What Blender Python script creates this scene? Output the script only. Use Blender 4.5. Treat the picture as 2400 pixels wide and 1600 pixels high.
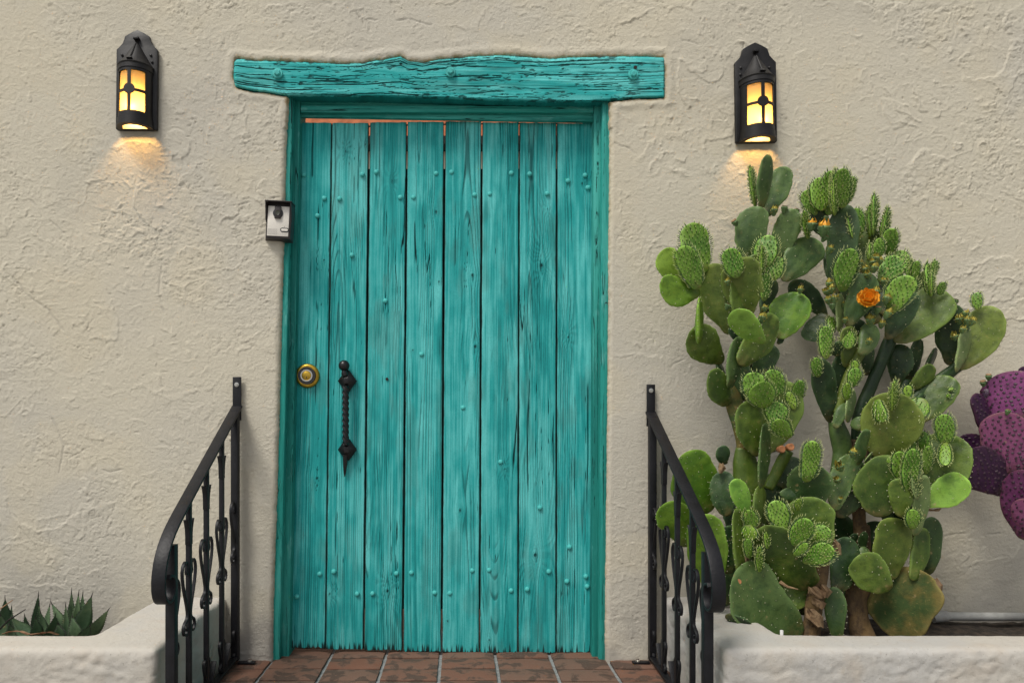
import bpy, bmesh, math, random
import numpy as np
from mathutils import Vector

for o in list(bpy.data.objects):
    bpy.data.objects.remove(o)
sc = bpy.context.scene
COL = sc.collection
R = math.radians
rng = random.Random(11)

# ------------------------------------------------------------------ camera, sky, sun, exposure
D, H, S = 2.6, 0.874, 0.0016          # camera distance to wall, eye height over landing, metres per photo pixel on wall
CX, CY = 1075.0, 1000.0               # principal point of the photograph
cam_d = bpy.data.cameras.new('camera')
cam_d.sensor_width = 36; cam_d.sensor_fit = 'HORIZONTAL'
cam_d.lens = 36 * (D / S) / 2400
cam_d.shift_x = (1200 - CX) / 2400
cam_d.shift_y = (CY - 800) / 2400
cam_d.clip_start = 0.05; cam_d.clip_end = 500
cam = bpy.data.objects.new('camera', cam_d); COL.objects.link(cam)
cam.location = (0, -D, H); cam.rotation_euler = (R(90), 0, 0)
sc.camera = cam

SUN_EL, SUN_AZ = 57, 222              # azimuth of the sun, degrees clockwise from +Y
w = bpy.data.worlds.new('World'); sc.world = w; w.use_nodes = True
nt = w.node_tree; nt.nodes.clear()
sky = nt.nodes.new('ShaderNodeTexSky'); sky.sky_type = 'NISHITA'; sky.sun_disc = False
sky.sun_elevation = R(SUN_EL); sky.sun_rotation = R(SUN_AZ)
sky.dust_density = 3.0
hs = nt.nodes.new('ShaderNodeHueSaturation'); hs.inputs['Saturation'].default_value = 0.25
bg = nt.nodes.new('ShaderNodeBackground'); bg.inputs['Strength'].default_value = 0.075
wo = nt.nodes.new('ShaderNodeOutputWorld')
nt.links.new(sky.outputs[0], hs.inputs['Color']); nt.links.new(hs.outputs[0], bg.inputs[0]); nt.links.new(bg.outputs[0], wo.inputs[0])
sun_d = bpy.data.lights.new('sun', 'SUN'); sun_d.energy = 1.5; sun_d.angle = R(18); sun_d.color = (1.0, 0.95, 0.87)
sun = bpy.data.objects.new('sun', sun_d); COL.objects.link(sun)
_sd = Vector((math.sin(R(SUN_AZ)) * math.cos(R(SUN_EL)), math.cos(R(SUN_AZ)) * math.cos(R(SUN_EL)), math.sin(R(SUN_EL))))
sun.rotation_euler = (-_sd).to_track_quat('-Z', 'Y').to_euler()
sc.view_settings.view_transform = 'Standard'; sc.view_settings.look = 'None'
sc.view_settings.exposure = 0.64; sc.view_settings.gamma = 1.0
sc.render.engine = 'CYCLES'
sc.cycles.max_bounces = 6; sc.cycles.diffuse_bounces = 3; sc.cycles.glossy_bounces = 2; sc.cycles.transmission_bounces = 4
sc.cycles.caustics_reflective = False; sc.cycles.caustics_refractive = False

# ------------------------------------------------------------------ helpers
def P(x, y, t=0.0):
    """photo pixel seen at distance t in front of the wall -> world point"""
    k = (D - t) / D
    return np.array([(x - CX) * S * k, -t, H + (CY - y) * S * k])

_ns = np.random.RandomState(5)
_perm = _ns.permutation(4096)
_val = _ns.rand(4096)
def _h(ix, iy, iz=0):
    return _val[_perm[(_perm[(_perm[ix & 4095] + iy) & 4095] + iz) & 4095]]
def vn2(x, y):
    x = np.asarray(x, float); y = np.asarray(y, float)
    ix = np.floor(x).astype(int); iy = np.floor(y).astype(int)
    fx = x - ix; fy = y - iy
    fx = fx * fx * fx * (fx * (fx * 6 - 15) + 10); fy = fy * fy * fy * (fy * (fy * 6 - 15) + 10)
    a = _h(ix, iy); b = _h(ix + 1, iy); c = _h(ix, iy + 1); d = _h(ix + 1, iy + 1)
    return (a * (1 - fx) + b * fx) * (1 - fy) + (c * (1 - fx) + d * fx) * fy
def fbm2(x, y, o=4, g=0.5):
    s = 0; a = 1; n = 0
    for i in range(o):
        s = s + a * vn2(x * 2 ** i + 17.3 * i, y * 2 ** i + 9.1 * i); n += a; a *= g
    return s / n
def vn3(x, y, z):
    iz = np.floor(z).astype(int); fz = z - iz; fz = fz * fz * (3 - 2 * fz)
    ix = np.floor(x).astype(int); iy = np.floor(y).astype(int)
    fx = x - ix; fy = y - iy
    fx = fx * fx * (3 - 2 * fx); fy = fy * fy * (3 - 2 * fy)
    def pl(k):
        return ((_h(ix, iy, k) * (1 - fx) + _h(ix + 1, iy, k) * fx) * (1 - fy)
                + (_h(ix, iy + 1, k) * (1 - fx) + _h(ix + 1, iy + 1, k) * fx) * fy)
    return pl(iz) * (1 - fz) + pl(iz + 1) * fz
def fbm3(x, y, z, o=3):
    s = 0; a = 1; n = 0
    for i in range(o):
        s = s + a * vn3(x * 2 ** i + 7.7 * i, y * 2 ** i + 3.1 * i, z * 2 ** i + 5.3 * i); n += a; a *= 0.5
    return s / n
def sstep(a, b, x):
    t = np.clip((x - a) / (b - a), 0, 1); return t * t * (3 - 2 * t)

ORG = {}
def tag(o, label=None, cat=None, group=None, kind=None):
    if label: o['label'] = label
    if cat: o['category'] = cat
    if group: o['group'] = group
    if kind: o['kind'] = kind
    return o
def empty(name, loc):
    o = bpy.data.objects.new(name, None); COL.objects.link(o)
    o.empty_display_size = 0.05
    o.location = tuple(loc); ORG[o.name] = np.array(loc, float); return o
def link_mesh(me, name, parent):
    o = bpy.data.objects.new(name, me); COL.objects.link(o)
    ORG[o.name] = np.zeros(3)
    if parent is not None:
        o.parent = parent; ORG[o.name] = ORG[parent.name].copy()
    return o
def raw(name, V, F, mat, parent=None, smooth=True, attr=None, sharp=None, col=None):
    """numpy verts in world space, faces list or (n,4) array -> object (child verts relative to the thing's base)"""
    V = np.asarray(V, float)
    if parent is not None: V = V - ORG[parent.name]
    me = bpy.data.meshes.new(name)
    if isinstance(F, np.ndarray):
        n, k = F.shape
        me.vertices.add(len(V)); me.vertices.foreach_set('co', V.astype(np.float32).ravel())
        me.loops.add(n * k); me.loops.foreach_set('vertex_index', F.astype(np.int32).ravel())
        me.polygons.add(n); me.polygons.foreach_set('loop_start', np.arange(0, n * k, k, dtype=np.int32))
        me.update(calc_edges=True)
    else:
        me.from_pydata([tuple(v) for v in V], [], F); me.update()
    if smooth:
        me.polygons.foreach_set('use_smooth', np.ones(len(me.polygons), bool))
        if sharp: me.set_sharp_from_angle(angle=R(sharp))
    if attr:
        for k, a in attr.items():
            at = me.attributes.new(k, 'FLOAT', 'POINT'); at.data.foreach_set('value', np.asarray(a, np.float32))
    if col is not None:
        ca_ = me.attributes.new('col', 'FLOAT_COLOR', 'POINT')
        ca_.data.foreach_set('color', np.hstack([np.clip(col, 0, 1), np.ones((len(col), 1))]).astype(np.float32).ravel())
    if mat: me.materials.append(mat)
    return link_mesh(me, name, parent)

class MB:
    def __init__(s): s.v = []; s.f = []
    def add(s, V, F):
        b = len(s.v); s.v += [tuple(map(float, p)) for p in V]; s.f += [tuple(i + b for i in f) for f in F]
    def hexa(s, p):      # p0..3 back ring, p4..7 front ring
        s.add(p, [(0, 1, 2, 3), (7, 6, 5, 4), (0, 4, 5, 1), (1, 5, 6, 2), (2, 6, 7, 3), (3, 7, 4, 0)])
    def box(s, x0, x1, y0, y1, z0, z1):
        s.hexa([(x0, y1, z0), (x1, y1, z0), (x1, y1, z1), (x0, y1, z1), (x0, y0, z0), (x1, y0, z0), (x1, y0, z1), (x0, y0, z1)])
    def quadprism(s, px, t, yb):     # px: four pixel corners seen at depth t, pushed back to Y=yb
        f = [P(x, y, t) for x, y in px]
        s.hexa([(p[0], yb, p[2]) for p in f] + [tuple(p) for p in f])
    def tube(s, pts, rad, n=8, flat=1.0, side=None, cap=True):
        pts = [np.array(p, float) for p in pts]
        if not hasattr(rad, '__len__'): rad = [rad] * len(pts)
        V = []; up = None
        for i, p in enumerate(pts):
            d = pts[min(i + 1, len(pts) - 1)] - pts[max(i - 1, 0)]
            d /= np.linalg.norm(d) + 1e-9
            if side is not None: u = np.array(side, float)
            elif up is None: u = np.array([0, 0, 1.]) if abs(d[2]) < .9 else np.array([1., 0, 0])
            else: u = up
            u = u - d * np.dot(u, d); u /= np.linalg.norm(u) + 1e-9; up = u
            v = np.cross(d, u)
            for k in range(n):
                a = 2 * math.pi * k / n
                V.append(p + rad[i] * (u * math.cos(a) + v * math.sin(a) * flat))
        m = len(pts)
        F = [(i * n + k, i * n + (k + 1) % n, (i + 1) * n + (k + 1) % n, (i + 1) * n + k) for i in range(m - 1) for k in range(n)]
        if cap: F += [tuple(range(n - 1, -1, -1)), tuple((m - 1) * n + k for k in range(n))]
        s.add(V, F)
    def ribbon(s, pts, wv, hw, th):   # flat bar: width along wv, thickness across path
        pts = [np.array(p, float) for p in pts]; wv = np.array(wv, float); wv /= np.linalg.norm(wv)
        V = []
        for i, p in enumerate(pts):
            d = pts[min(i + 1, len(pts) - 1)] - pts[max(i - 1, 0)]; d /= np.linalg.norm(d) + 1e-9
            nn = np.cross(d, wv); nn /= np.linalg.norm(nn) + 1e-9
            V += [p + wv * hw + nn * th / 2, p - wv * hw + nn * th / 2, p - wv * hw - nn * th / 2, p + wv * hw - nn * th / 2]
        m = len(pts)
        F = [(i * 4 + k, i * 4 + (k + 1) % 4, (i + 1) * 4 + (k + 1) % 4, (i + 1) * 4 + k) for i in range(m - 1) for k in range(4)]
        F += [(3, 2, 1, 0), tuple((m - 1) * 4 + k for k in range(4))]
        s.add(V, F)
    def lathe(s, prof, org, axis=(0, -1, 0), n=16, a0=0, a1=2 * math.pi, up=None):
        ax = np.array(axis, float); ax /= np.linalg.norm(ax)
        u = np.array(up if up is not None else ((0, 0, 1.) if abs(ax[2]) < .9 else (1., 0, 0)), float)
        u = u - ax * np.dot(u, ax); u /= np.linalg.norm(u); v = np.cross(ax, u)
        full = abs(a1 - a0 - 2 * math.pi) < 1e-6
        nn = n if full else n + 1
        V = []
        for r, h in prof:
            for k in range(nn):
                a = a0 + (a1 - a0) * k / n
                V.append(np.array(org) + ax * h + r * (u * math.cos(a) + v * math.sin(a)))
        F = []
        for i in range(len(prof) - 1):
            for k in range(n):
                k2 = (k + 1) % nn
                F.append((i * nn + k, i * nn + k2, (i + 1) * nn + k2, (i + 1) * nn + k))
        s.add(V, F)
    def poly(s, pts, y0, y1):     # (x,z) outline extruded along Y
        n = len(pts)
        V = [(x, y0, z) for x, z in pts] + [(x, y1, z) for x, z in pts]
        s.add(V, [tuple(range(n)), tuple(range(2 * n - 1, n - 1, -1))] + [(i, i + n, (i + 1) % n + n, (i + 1) % n) for i in range(n)])
    def build(s, name, mat, parent=None, smooth=True, bevel=0, sharp=40, merge=0, segs=2):
        V = np.array(s.v)
        if parent is not None: V = V - ORG[parent.name]
        bm = bmesh.new()
        vs = [bm.verts.new(p) for p in V]
        for f in s.f:
            try: bm.faces.new([vs[i] for i in f])
            except ValueError: pass
        if merge: bmesh.ops.remove_doubles(bm, verts=bm.verts, dist=merge)
        bmesh.ops.recalc_face_normals(bm, faces=bm.faces)
        if bevel:
            es = [e for e in bm.edges if len(e.link_faces) == 2 and e.calc_face_angle(0) > R(30)]
            bmesh.ops.bevel(bm, geom=es, offset=bevel, segments=segs, affect='EDGES', profile=0.5, clamp_overlap=True)
        me = bpy.data.meshes.new(name); bm.to_mesh(me); bm.free()
        if smooth:
            me.polygons.foreach_set('use_smooth', np.ones(len(me.polygons), bool))
            me.set_sharp_from_angle(angle=R(sharp))
        if mat: me.materials.append(mat)
        return link_mesh(me, name, parent)

# ------------------------------------------------------------------ materials
class NT:
    def __init__(s, name):
        s.m = bpy.data.materials.new(name); s.m.use_nodes = True; s.t = s.m.node_tree
        s.b = s.t.nodes['Principled BSDF']
    def n(s, ty, **kw):
        nd = s.t.nodes.new(ty)
        for k, v in kw.items():
            if k in nd.inputs: nd.inputs[k].default_value = v
            else: setattr(nd, k, v)
        return nd
    def l(s, a, b): s.t.links.new(a, b)
    def noise(s, vec, scale, detail=3, rough=.55, dist=0):
        nd = s.n('ShaderNodeTexNoise'); nd.inputs['Scale'].default_value = scale; nd.inputs['Detail'].default_value = detail
        nd.inputs['Roughness'].default_value = rough; nd.inputs['Distortion'].default_value = dist
        if vec is not None: s.l(vec, nd.inputs['Vector'])
        return nd.outputs['Fac']
    def math(s, op, a, b=0.0, c=None, clamp=False):
        nd = s.n('ShaderNodeMath', operation=op); nd.use_clamp = clamp
        for i, v in enumerate((a, b) if c is None else (a, b, c)):
            if isinstance(v, (int, float)): nd.inputs[i].default_value = v
            else: s.l(v, nd.inputs[i])
        return nd.outputs[0]
    def ramp(s, f, a, b, smooth=True):
        nd = s.n('ShaderNodeMapRange'); nd.interpolation_type = 'SMOOTHSTEP' if smooth else 'LINEAR'
        s.l(f, nd.inputs[0]); nd.inputs[1].default_value = a; nd.inputs[2].default_value = b
        return nd.outputs[0]
    def mix(s, f, a, b):
        nd = s.n('ShaderNodeMix', data_type='RGBA')
        if isinstance(f, (int, float)): nd.inputs[0].default_value = f
        else: s.l(f, nd.inputs[0])
        for i, v in ((6, a), (7, b)):
            if isinstance(v, tuple): nd.inputs[i].default_value = (*v, 1)
            else: s.l(v, nd.inputs[i])
        return nd.outputs[2]
    def mapping(s, vec, scale, loc=None):
        nd = s.n('ShaderNodeMapping'); s.l(vec, nd.inputs[0]); nd.inputs['Scale'].default_value = scale
        if loc is not None: s.l(loc, nd.inputs['Location'])
        return nd.outputs[0]
    def obj(s): return s.n('ShaderNodeTexCoord').outputs['Object']
    def attr(s, name): return s.n('ShaderNodeAttribute', attribute_name=name).outputs['Fac']
    def bump(s, h, strength=.5, dist=.01, prev=None):
        nd = s.n('ShaderNodeBump'); nd.inputs['Strength'].default_value = strength; nd.inputs['Distance'].default_value = dist
        s.l(h, nd.inputs['Height'])
        if prev: s.l(prev, nd.inputs['Normal'])
        return nd.outputs[0]
    def out(s, col=None, rough=None, norm=None):
        for k, v in (('Base Color', col), ('Roughness', rough), ('Normal', norm)):
            if v is None: continue
            if isinstance(v, tuple): s.b.inputs[k].default_value = (*v, 1)
            elif isinstance(v, (int, float)): s.b.inputs[k].default_value = v
            else: s.l(v, s.b.inputs[k])
        return s.m

def m_plain(name, col, rough=.5, metal=0, var=.0, scale=30, spec=None, bump=0):
    t = NT(name)
    c = col
    if var:
        o = t.obj(); f = t.noise(o, scale, 4)
        c = t.mix(t.ramp(f, .3, .7), tuple(x * (1 - var) for x in col), tuple(min(1, x * (1 + var)) for x in col))
        if bump: t.l(t.bump(t.noise(o, scale * 4, 3), bump, .004), t.b.inputs['Normal'])
    t.b.inputs['Metallic'].default_value = metal
    if spec is not None: t.b.inputs['Specular IOR Level'].default_value = spec
    return t.out(c, rough)

def m_stucco(name, base=(.605, .560, .448), grey=(.560, .525, .440), warm=(.615, .555, .420), stain=True, bump=.50):
    t = NT(name); o = t.obj()
    if stain: n1, n2 = t.attr('tone'), t.attr('patch')
    else: n1, n2 = t.ramp(t.noise(o, 2.2, 4, .6), .40, .66), t.ramp(t.noise(o, 8, 4, .6), .50, .72)
    n3 = t.noise(o, 55, 4, .7)
    c = t.mix(n1, base, grey)
    c = t.mix(t.math('MULTIPLY', n2, .45), c, warm)
    c = t.mix(t.math('MULTIPLY', t.ramp(n3, .54, .74), .42), c, (.37, .32, .25))
    if stain:
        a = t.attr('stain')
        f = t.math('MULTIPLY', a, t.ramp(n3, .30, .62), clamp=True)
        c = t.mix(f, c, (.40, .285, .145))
        c = t.mix(t.attr('grime'), c, (.30, .285, .26))
    else:
        sp = t.noise(o, 130, 2)
        c = t.mix(t.math('MULTIPLY', t.ramp(sp, .68, .76), .6), c, (.17, .15, .12))
    h = t.noise(o, 95, 4, .72)
    return t.out(c, .93, t.bump(h, bump, .006))

def m_wood(name, ax, dark=(.006, .135, .135), mid=(.017, .345, .340), light=(.095, .54, .52), fine=1.0):
    """painted weathered timber, grain along axis ax (0=X, 2=Z)"""
    t = NT(name); o = t.obj()
    info = t.n('ShaderNodeObjectInfo')
    off = t.n('ShaderNodeCombineXYZ')
    for i, k in enumerate((37.0, 11.0, 53.0)): t.l(t.math('MULTIPLY', info.outputs['Random'], k), off.inputs[i])
    va = t.n('ShaderNodeVectorMath', operation='ADD'); t.l(o, va.inputs[0]); t.l(off.outputs[0], va.inputs[1])
    v = va.outputs[0]
    def sc_(a, b): return (b, a, a) if ax == 0 else (a, a, b)
    kv = t.n('ShaderNodeTexVoronoi'); kv.inputs['Scale'].default_value = 1.0; kv.inputs['Randomness'].default_value = 1.0
    t.l(t.mapping(v, sc_(6.0, 2.2)), kv.inputs['Vector'])
    kd = kv.outputs['Distance']
    # warp across the grain: slow wander, strong round the knots
    wn = t.n('ShaderNodeTexNoise'); wn.inputs['Scale'].default_value = 1.0; wn.inputs['Detail'].default_value = 1.5
    t.l(t.mapping(v, sc_(4.0, 1.3)), wn.inputs['Vector'])
    wsub = t.n('ShaderNodeVectorMath', operation='SCALE'); t.l(wn.outputs['Color'], wsub.inputs[0])
    t.l(t.math('ADD', .05, t.math('MULTIPLY', t.ramp(kd, .40, .04), .05)), wsub.inputs['Scale'])
    wv = t.n('ShaderNodeVectorMath', operation='ADD'); t.l(v, wv.inputs[0]); t.l(wsub.outputs[0], wv.inputs[1])
    q = wv.outputs[0]
    g1 = t.noise(t.mapping(q, sc_(30, .55)), 1.0, 3, .6)
    g2 = t.noise(t.mapping(q, sc_(150, 1.0)), 1.0, 3, .65)
    g3 = t.noise(t.mapping(q, sc_(48, .45)), 1.0, 1, .5)
    bl = t.noise(t.mapping(v, sc_(9, 1.1)), 1.0, 4, .7)
    bl2 = t.noise(t.mapping(v, sc_(26, 7)), 1.0, 4, .7)
    crack = t.math('MULTIPLY', t.ramp(t.math('ABSOLUTE', t.math('SUBTRACT', g3, .5)), .016, .003), t.ramp(bl2, .46, .54))
    groove = t.ramp(g2, .57, .70)
    c = t.mix(t.ramp(g1, .34, .66), tuple(.66 * x for x in mid), mid)
    c = t.mix(t.math('MULTIPLY', t.ramp(bl, .48, .64), .75), c, light)
    c = t.mix(t.math('MULTIPLY', t.ramp(bl, .45, .27), .80), c, dark)
    c = t.mix(t.math('MULTIPLY', t.ramp(g2, .44, .30), .55), c, light)
    c = t.mix(t.math('MULTIPLY', t.ramp(bl2, .55, .70), .50), c, (.16, .50, .46))
    c = t.mix(t.math('MULTIPLY', groove, .60 * fine), c, (.008, .085, .085))
    c = t.mix(t.math('MULTIPLY', t.ramp(kd, .060, .022), .85), c, (.02, .05, .04))
    c = t.mix(t.math('MULTIPLY', crack, .95), c, (.003, .014, .013))
    dirt = t.attr('dirt')
    c = t.mix(t.math('MULTIPLY', dirt, t.ramp(t.math('ADD', g2, t.math('MULTIPLY', dirt, .3)), .5, .7)), c, (.012, .012, .010))
    t.b.inputs['Specular IOR Level'].default_value = .18
    h = t.math('ADD', t.math('MULTIPLY', g1, .35), t.math('MULTIPLY', g2, -.55))
    h = t.math('ADD', h, t.math('MULTIPLY', crack, -1.2))
    return t.out(c, .60, t.bump(h, .85, .004))

def m_cactus(name, base, tint, blemish=(.30, .22, .07), blem=.25, rough=.40, rimc=None):
    t = NT(name); o = t.obj()
    info = t.n('ShaderNodeObjectInfo')
    n1 = t.noise(o, 13, 3, .62); n2 = t.noise(o, 46, 4, .68); n3 = t.noise(o, 230, 2, .6)
    rnd = t.math('MULTIPLY', t.math('SUBTRACT', info.outputs['Random'], .5), .32)
    c = t.mix(t.ramp(t.math('ADD', n1, rnd), .34, .66), base, tint)
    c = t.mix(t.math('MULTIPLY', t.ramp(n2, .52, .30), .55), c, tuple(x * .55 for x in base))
    c = t.mix(t.math('MULTIPLY', t.ramp(n2, .56, .76), blem), c, blemish)
    c = t.mix(t.math('MULTIPLY', t.ramp(n3, .52, .72), .25), c, tuple(x * .45 for x in base))
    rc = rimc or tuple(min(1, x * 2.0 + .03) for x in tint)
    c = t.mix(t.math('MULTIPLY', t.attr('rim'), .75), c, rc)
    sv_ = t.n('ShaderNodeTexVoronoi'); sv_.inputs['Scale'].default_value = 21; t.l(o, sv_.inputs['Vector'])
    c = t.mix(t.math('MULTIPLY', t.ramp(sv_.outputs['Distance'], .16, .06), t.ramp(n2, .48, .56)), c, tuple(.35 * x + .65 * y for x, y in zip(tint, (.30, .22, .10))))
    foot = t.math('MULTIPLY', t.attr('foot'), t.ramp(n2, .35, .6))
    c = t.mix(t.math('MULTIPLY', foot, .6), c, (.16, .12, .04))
    t.b.inputs['Specular IOR Level'].default_value = .42
    return t.out(c, t.math('ADD', rough - .08, t.math('MULTIPLY', n2, .25)), t.bump(t.math('ADD', n2, t.math('MULTIPLY', n3, .35)), .30, .006))

def m_tip(name, root, tip):
    t = NT(name)
    return t.out(t.mix(t.ramp(t.attr('tip'), .25, .95), root, tip), .55)

def m_bark(name, a, b, c3=(.05, .03, .02)):
    t = NT(name); o = t.obj()
    n1 = t.noise(t.mapping(o, (22, 22, 9)), 1.0, 5, .65); n2 = t.noise(o, 60, 4, .6)
    c = t.mix(t.ramp(n1, .35, .65), a, b)
    c = t.mix(t.math('MULTIPLY', t.ramp(n2, .5, .72), .7), c, c3)
    return t.out(c, .85, t.bump(t.math('ADD', n1, t.math('MULTIPLY', n2, .5)), .7, .01))

def m_tile(name):
    t = NT(name); o = t.obj(); info = t.n('ShaderNodeObjectInfo')
    off = t.n('ShaderNodeCombineXYZ'); t.l(t.math('MULTIPLY', info.outputs['Random'], 41.0), off.inputs[0]); t.l(t.math('MULTIPLY', info.outputs['Random'], 67.0), off.inputs[1])
    va = t.n('ShaderNodeVectorMath', operation='ADD'); t.l(o, va.inputs[0]); t.l(off.outputs[0], va.inputs[1]); o = va.outputs[0]
    n1 = t.noise(o, 22, 5, .6, .3); n2 = t.noise(o, 11, 4, .65, .5); n3 = t.noise(o, 170, 3)
    c = t.mix(info.outputs['Random'], (.165, .070, .042), (.145, .085, .060))
    c = t.mix(t.ramp(n2, .45, .7), c, (.185, .125, .092))
    c = t.mix(t.math('MULTIPLY', t.ramp(n2, .50, .57), .78), c, (.048, .026, .018))
    c = t.mix(t.math('MULTIPLY', t.ramp(n3, .5, .7), .2), c, (.24, .18, .14))
    return t.out(c, .75, t.bump(t.math('ADD', n1, t.math('MULTIPLY', n3, .4)), .3, .004))

def m_paint(name):
    t = NT(name)
    a = t.n('ShaderNodeAttribute', attribute_name='col')
    o = t.obj(); n1 = t.noise(o, 300, 2, .6)
    c = t.mix(t.math('MULTIPLY', t.ramp(n1, .45, .75), .22), a.outputs['Color'], (.01, .09, .09))
    t.b.inputs['Specular IOR Level'].default_value = .14
    return t.out(c, .68)
M = {}
M['paint'] = m_paint('weathered_turquoise_paint')
def lerp3(T, a, b, c):
    a, b, c = (np.array(q_) for q_ in (a, b, c)); T = np.clip(T, 0, 1)[..., None]
    return np.where(T < .5, a + (b - a) * (T * 2), b + (c - b) * (T * 2 - 1))
def grain(x, z, seed, knots, arch=.03, width=.14):
    '''weathered painted board: x across, z along the grain -> colour, depth'''
    o_ = seed * 17.31
    xw = x + .012 * (fbm2(x * 5 + o_, z * 1.1, 2) - .5) + .004 * (fbm2(x * 14 + o_, z * 3.5, 2) - .5)
    kd = np.full(x.shape, 9.0)
    for (xk, zk, rk) in knots:
        dx, dz = x - xk, z - zk
        push = rk * 1.5 * np.exp(-(dz / (rk * 5)) ** 2) * np.exp(-np.abs(dx) / (rk * 3.5))
        xw = xw - np.sign(dx) * push * (1 - np.exp(-np.abs(dx) / (rk * .5)))
        kd = np.minimum(kd, np.sqrt(dx ** 2 + (dz * .75) ** 2) / rk)
    xc = width * (vn2(np.array(o_), np.array(.3)) * 1.1 - .05)
    cz = arch * (fbm2(z * .9 + o_, z * 0 + 4, 2) - .5) * 4
    phi = np.sqrt((xw - xc) ** 2 + cz ** 2) * np.sign(xw - xc + 1e-6)
    ring = np.abs(phi) * 125 + .8 * fbm2(x * 9 + o_, z * 1.5, 2)
    sw = ring - np.floor(ring)
    line = sstep(.66, .86, sw) * sstep(1.0, .95, sw)
    ring2 = xw * 230 + 3 * fbm2(x * 12 + o_, z * 1.0, 2); s2 = ring2 - np.floor(ring2)
    line2 = sstep(.55, .85, s2) * sstep(1, .92, s2)
    band = sstep(.44, .56, fbm2(x * 14 + o_ + 5, z * .8, 3)); frag = sstep(.34, .50, fbm2(x * 40 + o_, z * 2.2, 3))
    line = line * (.08 + .82 * band) * frag
    line2 = line2 * sstep(.46, .62, fbm2(x * 11 + o_ + 50, z * .9 + 3, 3)) * sstep(.36, .58, fbm2(x * 60 + o_, z * 4, 2))
    cr = np.abs(fbm2(xw * 46 + o_, z * .40, 2) - .5)
    crack = sstep(.009, .002, cr) * sstep(.58, .64, fbm2(x * 17 + o_ + 9, z * 2.6, 3))
    blot = fbm2(x * 10 + o_, z * 1.6, 4); st = fbm2(xw * 70 + o_, z * 1.0, 3); fib = fbm2(xw * 240 + o_, z * 5, 2); smt = fbm2(x * 30 + o_, z * 14, 4)
    T = .62 + .62 * (blot - .5) + .38 * (st - .5) + .60 * (fib - .5) + .45 * (smt - .5)
    chalk = sstep(.58, .70, fbm2(x * 26 + o_ + 70, z * 2.2, 4)) * .28
    T = T + chalk
    col = lerp3(T, (.009, .175, .176), (.024, .365, .360), (.130, .60, .585))
    col = col * (1 - .66 * line)[..., None] * (1 - .52 * line2)[..., None]
    kr = np.exp(-(kd / 1.0) ** 2); krr = sstep(.5, .9, np.sin(kd * 9)) * np.exp(-(kd / 1.8) ** 2)
    col = col * (1 - .80 * sstep(.75, .35, kd) * sstep(.3, .5, fbm2(x * 120, z * 120, 2)))[..., None] * (1 - .40 * krr)[..., None]
    grey = sstep(.60, .74, fbm2(x * 20 + o_ + 33, z * 5, 4)) * .22
    col = col * (1 - grey)[..., None] + np.array((.085, .17, .145)) * grey[..., None]
    col = col * (1 - .94 * crack)[..., None]
    dep = .0016 * line + .0010 * line2 + .0035 * crack + .0016 * (blot - .5) + .0012 * (st - .5) - .0015 * kr + .003 * sstep(.5, .2, kd)
    return col, dep
M['stucco'] = m_stucco('stucco')
M['planter'] = m_stucco('planter_stucco', base=(.53, .495, .435), grey=(.48, .465, .435), warm=(.50, .43, .35), stain=False, bump=.45)
M['wood_v'] = m_wood('painted_wood_vertical', 2)
M['wood_h'] = m_wood('painted_wood_horizontal', 0, dark=(.006, .15, .155), mid=(.017, .37, .375), light=(.085, .55, .54))
M['frame'] = m_wood('painted_frame_wood', 2, dark=(.010, .16, .140), mid=(.026, .32, .275), light=(.075, .44, .385), fine=.6)
M['frame_h'] = m_wood('painted_head_wood', 0, dark=(.010, .16, .140), mid=(.026, .32, .275), light=(.075, .44, .385), fine=.5)
M['nail'] = m_plain('painted_nail', (.075, .47, .445), .5, 0, .2, 60, spec=.25)
M['dark_wood'] = m_plain('dark_backing_wood', (.012, .009, .007), .9, 0, .3, 20)
M['iron'] = m_plain('black_iron', (.006, .006, .008), .50, 0, .35, 25, spec=.35, bump=.25)
M['lampiron'] = m_plain('weathered_lamp_iron', (.010, .009, .009), .48, .0, .4, 40, spec=.4, bump=.10)
M['handle'] = m_plain('forged_black_iron', (.012, .012, .013), .33, .3, .3, 50, spec=.6)
M['brass'] = m_plain('aged_brass', (.50, .32, .045), .33, .9, .25, 40)
M['steel'] = m_plain('steel', (.55, .54, .50), .3, .9)
M['blackrub'] = m_plain('black_plastic', (.018, .018, .02), .45)
M['ic_case'] = m_plain('dark_bronze_case', (.030, .024, .024), .45, .2, .2, 60)
M['ic_plate'] = m_plain('satin_silver_plate', (.76, .72, .65), .4, .0, .05, 200)
M['ic_lens'] = m_plain('smoky_lens', (.05, .05, .035), .12)
M['white'] = m_plain('white_plastic', (.72, .72, .70), .45, 0, .1, 40)
M['pipe'] = m_plain('grey_white_pipe', (.34, .34, .32), .75, 0, .2, 20, bump=.2)
M['soil'] = m_plain('dark_soil', (.035, .026, .018), .95, 0, .6, 40, bump=.8)
M['grout'] = m_plain('grey_grout', (.24, .25, .25), .9, 0, .2, 60, bump=.4)
M['tile'] = m_tile('terracotta_paver')
M['riser'] = m_plain('terracotta_riser', (.20, .10, .06), .85, 0, .3, 14)
M['ground'] = m_plain('concrete_ground', (.30, .285, .26), .9, 0, .2, 3, bump=.3)
M['cream'] = m_plain('cream_render', (.72, .66, .52), .9, 0, .1, 6)
M['roof'] = m_plain('orange_stucco', (.62, .20, .085), .8, 0, .25, 12)
M['darkeave'] = m_plain('dark_eave_wood', (.02, .015, .012), .9)
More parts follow.
